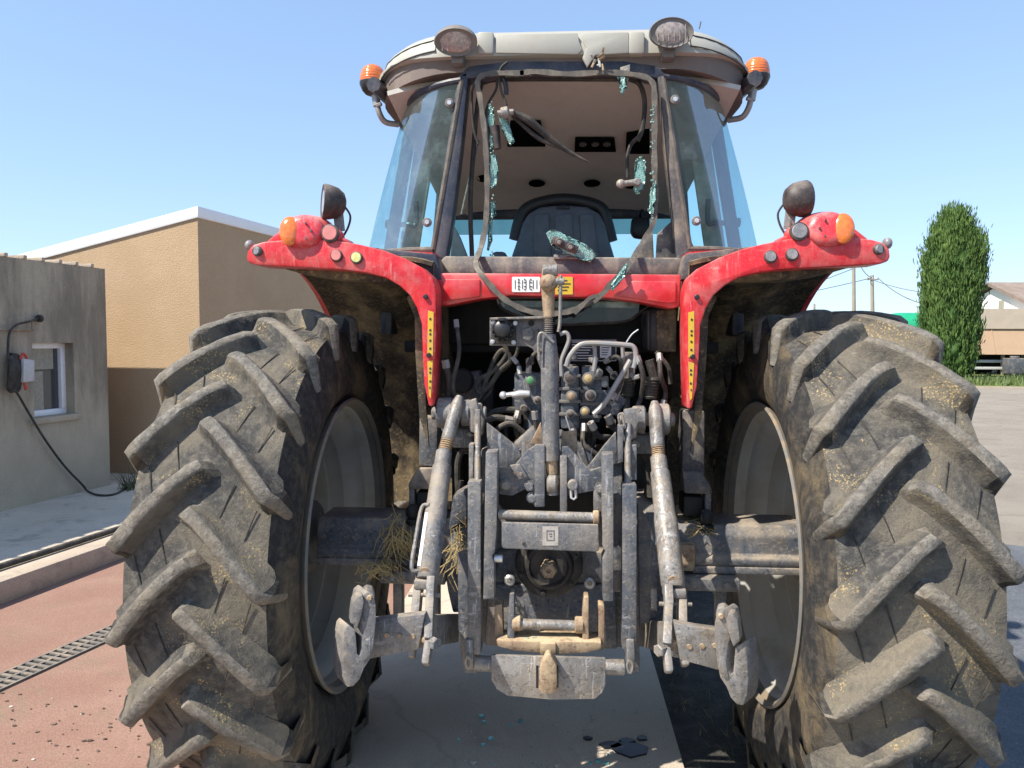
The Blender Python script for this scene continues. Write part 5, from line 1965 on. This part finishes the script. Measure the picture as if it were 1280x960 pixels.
# utility poles and wires
YP = 62.0
def pole(x, ytop, lab, lean=0):
    base = A(x, 440, YP); base.z = 0
    top = A(x - lean, ytop, YP)
    p = empty('utility_pole', base)
    tag(p, lab, 'utility pole', 'utility poles beyond the yard')
    q = B('wood')
    q.tube([base, top], [.17, .125], 10)
    q.build('pole', p, base)
    q = B('wood', 'greytrim')
    q.bar(top + Vector((-.45, -.1, -.35)), top + Vector((.45, -.1, -.35)), .09, .09, .005, 0, (0, 0, 1))
    for dx in (-.4, 0, .4): q.cyl(top + Vector((dx, -.1, -.22)), .045, .16, (0, 0, 1), 10, .01, 1)
    q.build('crossarm', p, base)
    return top


t1 = pole(1068, 326, 'pale wooden utility pole nearer the tractor, its top hidden behind the red mudguard', 1)
t2 = pole(1092, 344, 'wooden utility pole with visible top and wires, nearer the cypress', 2)
t3p = A(1260, 300, 75)
b = B('wire')
def sagw(p, q, s_): return [p.lerp(q, i / 14) - Vector((0, 0, 4 * s_ * (i / 14) * (1 - i / 14))) for i in range(15)]
far_l = A(880, 380, 95)
b.tube(sagw(t2 + Vector((0, -.1, -.2)), far_l, .5), .03, 5)
b.tube(sagw(t1 + Vector((0, -.1, -.6)), far_l + Vector((0, 0, -1)), .5), .03, 5)
b.tube(sagw(t2 + Vector((.4, -.1, -.2)), A(1225, 372, 50), 1.2), .03, 5)
b.tube(sagw(t2 + Vector((-.4, -.1, -.2)), A(1225, 366, 50), .5), .025, 5)
b.tube(sagw(t1 + Vector((.4, -.1, -.2)), t2 + Vector((.0, -.1, -.2)), .25), .03, 5)
tag(b.build('overhead_wires', None, (t2.x, YP, 0)), 'thin overhead wires strung from the utility poles', 'wires')
for x, yt, lab in ((1018, 380, 'small distant pole seen left of the utility poles'), (1101, 392, 'short distant post just above the right tyre')):
    base = A(x, 430, 95); base.z = 0
    b = B('wood')
    b.tube([base, A(x, yt, 95)], [.16, .12], 8)
    b.bar(A(x, yt + 4, 95) + Vector((-.35, 0, 0)), A(x, yt + 4, 95) + Vector((.35, 0, 0)), .1, .1, .01)
    tag(b.build('distant_pole', None, base), lab, 'pole')

# ---- things lying about
def poly_chip(bld, c, r, h, m=0, n=6, st=1.0):
    a0 = random.uniform(0, 6)
    pts = [Vector((c.x + math.cos(a0 + 2 * PI * i / n) * r * random.uniform(.6, 1.1) * st, c.y + math.sin(a0 + 2 * PI * i / n) * r * random.uniform(.6, 1.1), c.z)) for i in range(n)]
    bld.prism(pts, (0, 0, h), 0, m)


for (x, y, r, lab) in ((786, 937, .062, 'largest flat black plastic fragment lying on the concrete behind the hitch'), (765, 932, .034, 'black plastic fragment just left of the largest one on the concrete'),
                       (735, 924, .016, 'tiny black chip on the concrete left of the bigger fragments'), (803, 924, .020, 'small black chip on the concrete above right of the largest fragment'), (783, 927, .024, 'small black chip touching the far edge of the largest fragment')):
    c = G(x, y, .0305)
    b = B('shard')
    poly_chip(b, c, r, .008, 0, 7, 1.5)
    tag(b.build('black_fragment', None, c), lab, 'fragment', 'black fragments on the slab')
b = B('tealchip', 'palepebble')
for (x, y) in ((639, 907), (604, 932), (695, 957), (592, 953), (738, 955), (748, 952), (758, 955), (760, 945), (602, 896), (605, 903), (650, 902), (613, 924), (573, 925), (764, 941)):
    poly_chip(b, G(x, y, .0305), random.uniform(.006, .015), .008, 0 if random.random() < .7 else 1, 5)
for i in range(90):
    poly_chip(b, G(random.uniform(560, 840), random.uniform(880, 960), .0305), random.uniform(.002, .005), .003, random.choice((0, 0, 1)), 4)
tag(b.build('glass_chips'), 'scattered crumbs of teal safety glass on the concrete slab', 'glass', kind='stuff')
b = B('pebble', 'palepebble')
for i in range(110):
    x, y = random.uniform(-60, 190), random.gauss(905, 30)
    if y < 860: continue
    poly_chip(b, G(x, y, .007), random.choice((.002, .003, .004, .006, .009)) * random.uniform(.6, 1.2), .004, 0 if random.random() < .9 else 1, 5, 1.5)
tag(b.build('grit'), 'dark grit and pale chips scattered over the red concrete', 'grit', kind='stuff')
b = B('weed', 'straw')
for i in range(1500):
    x, y = random.uniform(.52, .95), random.uniform(2.3, 4.9)
    if math.sin(x * 14 + y * 5) + random.uniform(-1, 1) < .1: continue
    p = Vector((x, y, .0))
    a = random.uniform(0, 2 * PI)
    h_ = random.uniform(.015, .07)
    d = Vector((math.cos(a), math.sin(a), 0)) * .0022
    l_ = Vector((random.uniform(-.05, .05), random.uniform(-.05, .05), h_))
    f = b.bm.faces.new([b.bm.verts.new(p - d), b.bm.verts.new(p + d), b.bm.verts.new(p + l_)])
    f.material_index = 0 if random.random() < .75 else 1
tag(b.build('weeds'), 'sparse weeds growing in the dark gravel beside the slab', 'weeds', kind='stuff')
b = B('weed')
wc = G(162, 612, .147)
for i in range(60):
    a = random.uniform(0, 6.28)
    p = wc + Vector((random.gauss(0, .05), random.gauss(0, .05), 0))
    d = Vector((math.cos(a), math.sin(a), 0))
    b.bm.faces.new([b.bm.verts.new(p - d * .006), b.bm.verts.new(p + d * .006), b.bm.verts.new(p + Vector((random.gauss(0, .08), random.gauss(0, .08), random.uniform(.08, .28))))])
tag(b.build('weed_plant', None, wc), 'small green weed at the edge of the pavement beside the left tyre', 'weed')

# straw caught on the axle
def straw(c, n, sx, sz, hang, lab, hy=.03):
    b = B('straw')
    for i in range(n):
        p = c + Vector((random.gauss(0, sx), random.gauss(0, hy), random.gauss(0, sz)))
        a = random.uniform(0, 2 * PI)
        L_ = random.uniform(.05, .14)
        q = p + Vector((math.cos(a) * L_ * .5, math.sin(a) * L_ * .25, -L_ * hang * random.uniform(.2, 1)))
        b.tube([p, p.lerp(q, .5) + Vector((random.gauss(0, .012), 0, random.gauss(0, .012))), q], random.uniform(.0012, .0024), 4, 0)
    tag(b.build('straw_clump', None, c), lab, 'straw')


straw(A(498, 668, 2.72), 120, .022, .035, 1.0, 'bunch of dry straw hanging over the left axle housing beside the lift rod')
straw(A(478, 706, 2.66), 60, .03, .012, .5, 'thin wisps of straw lying on the bracket under the left axle')
straw(A(872, 655, 2.86), 170, .020, .008, .15, 'yellow chaff heaped on top of the right axle housing', .05)
straw(A(572, 678, 2.62), 55, .012, .04, 1.0, 'straw tuft caught behind the left lift rod by the hitch')

bpy.context.view_layer.update()
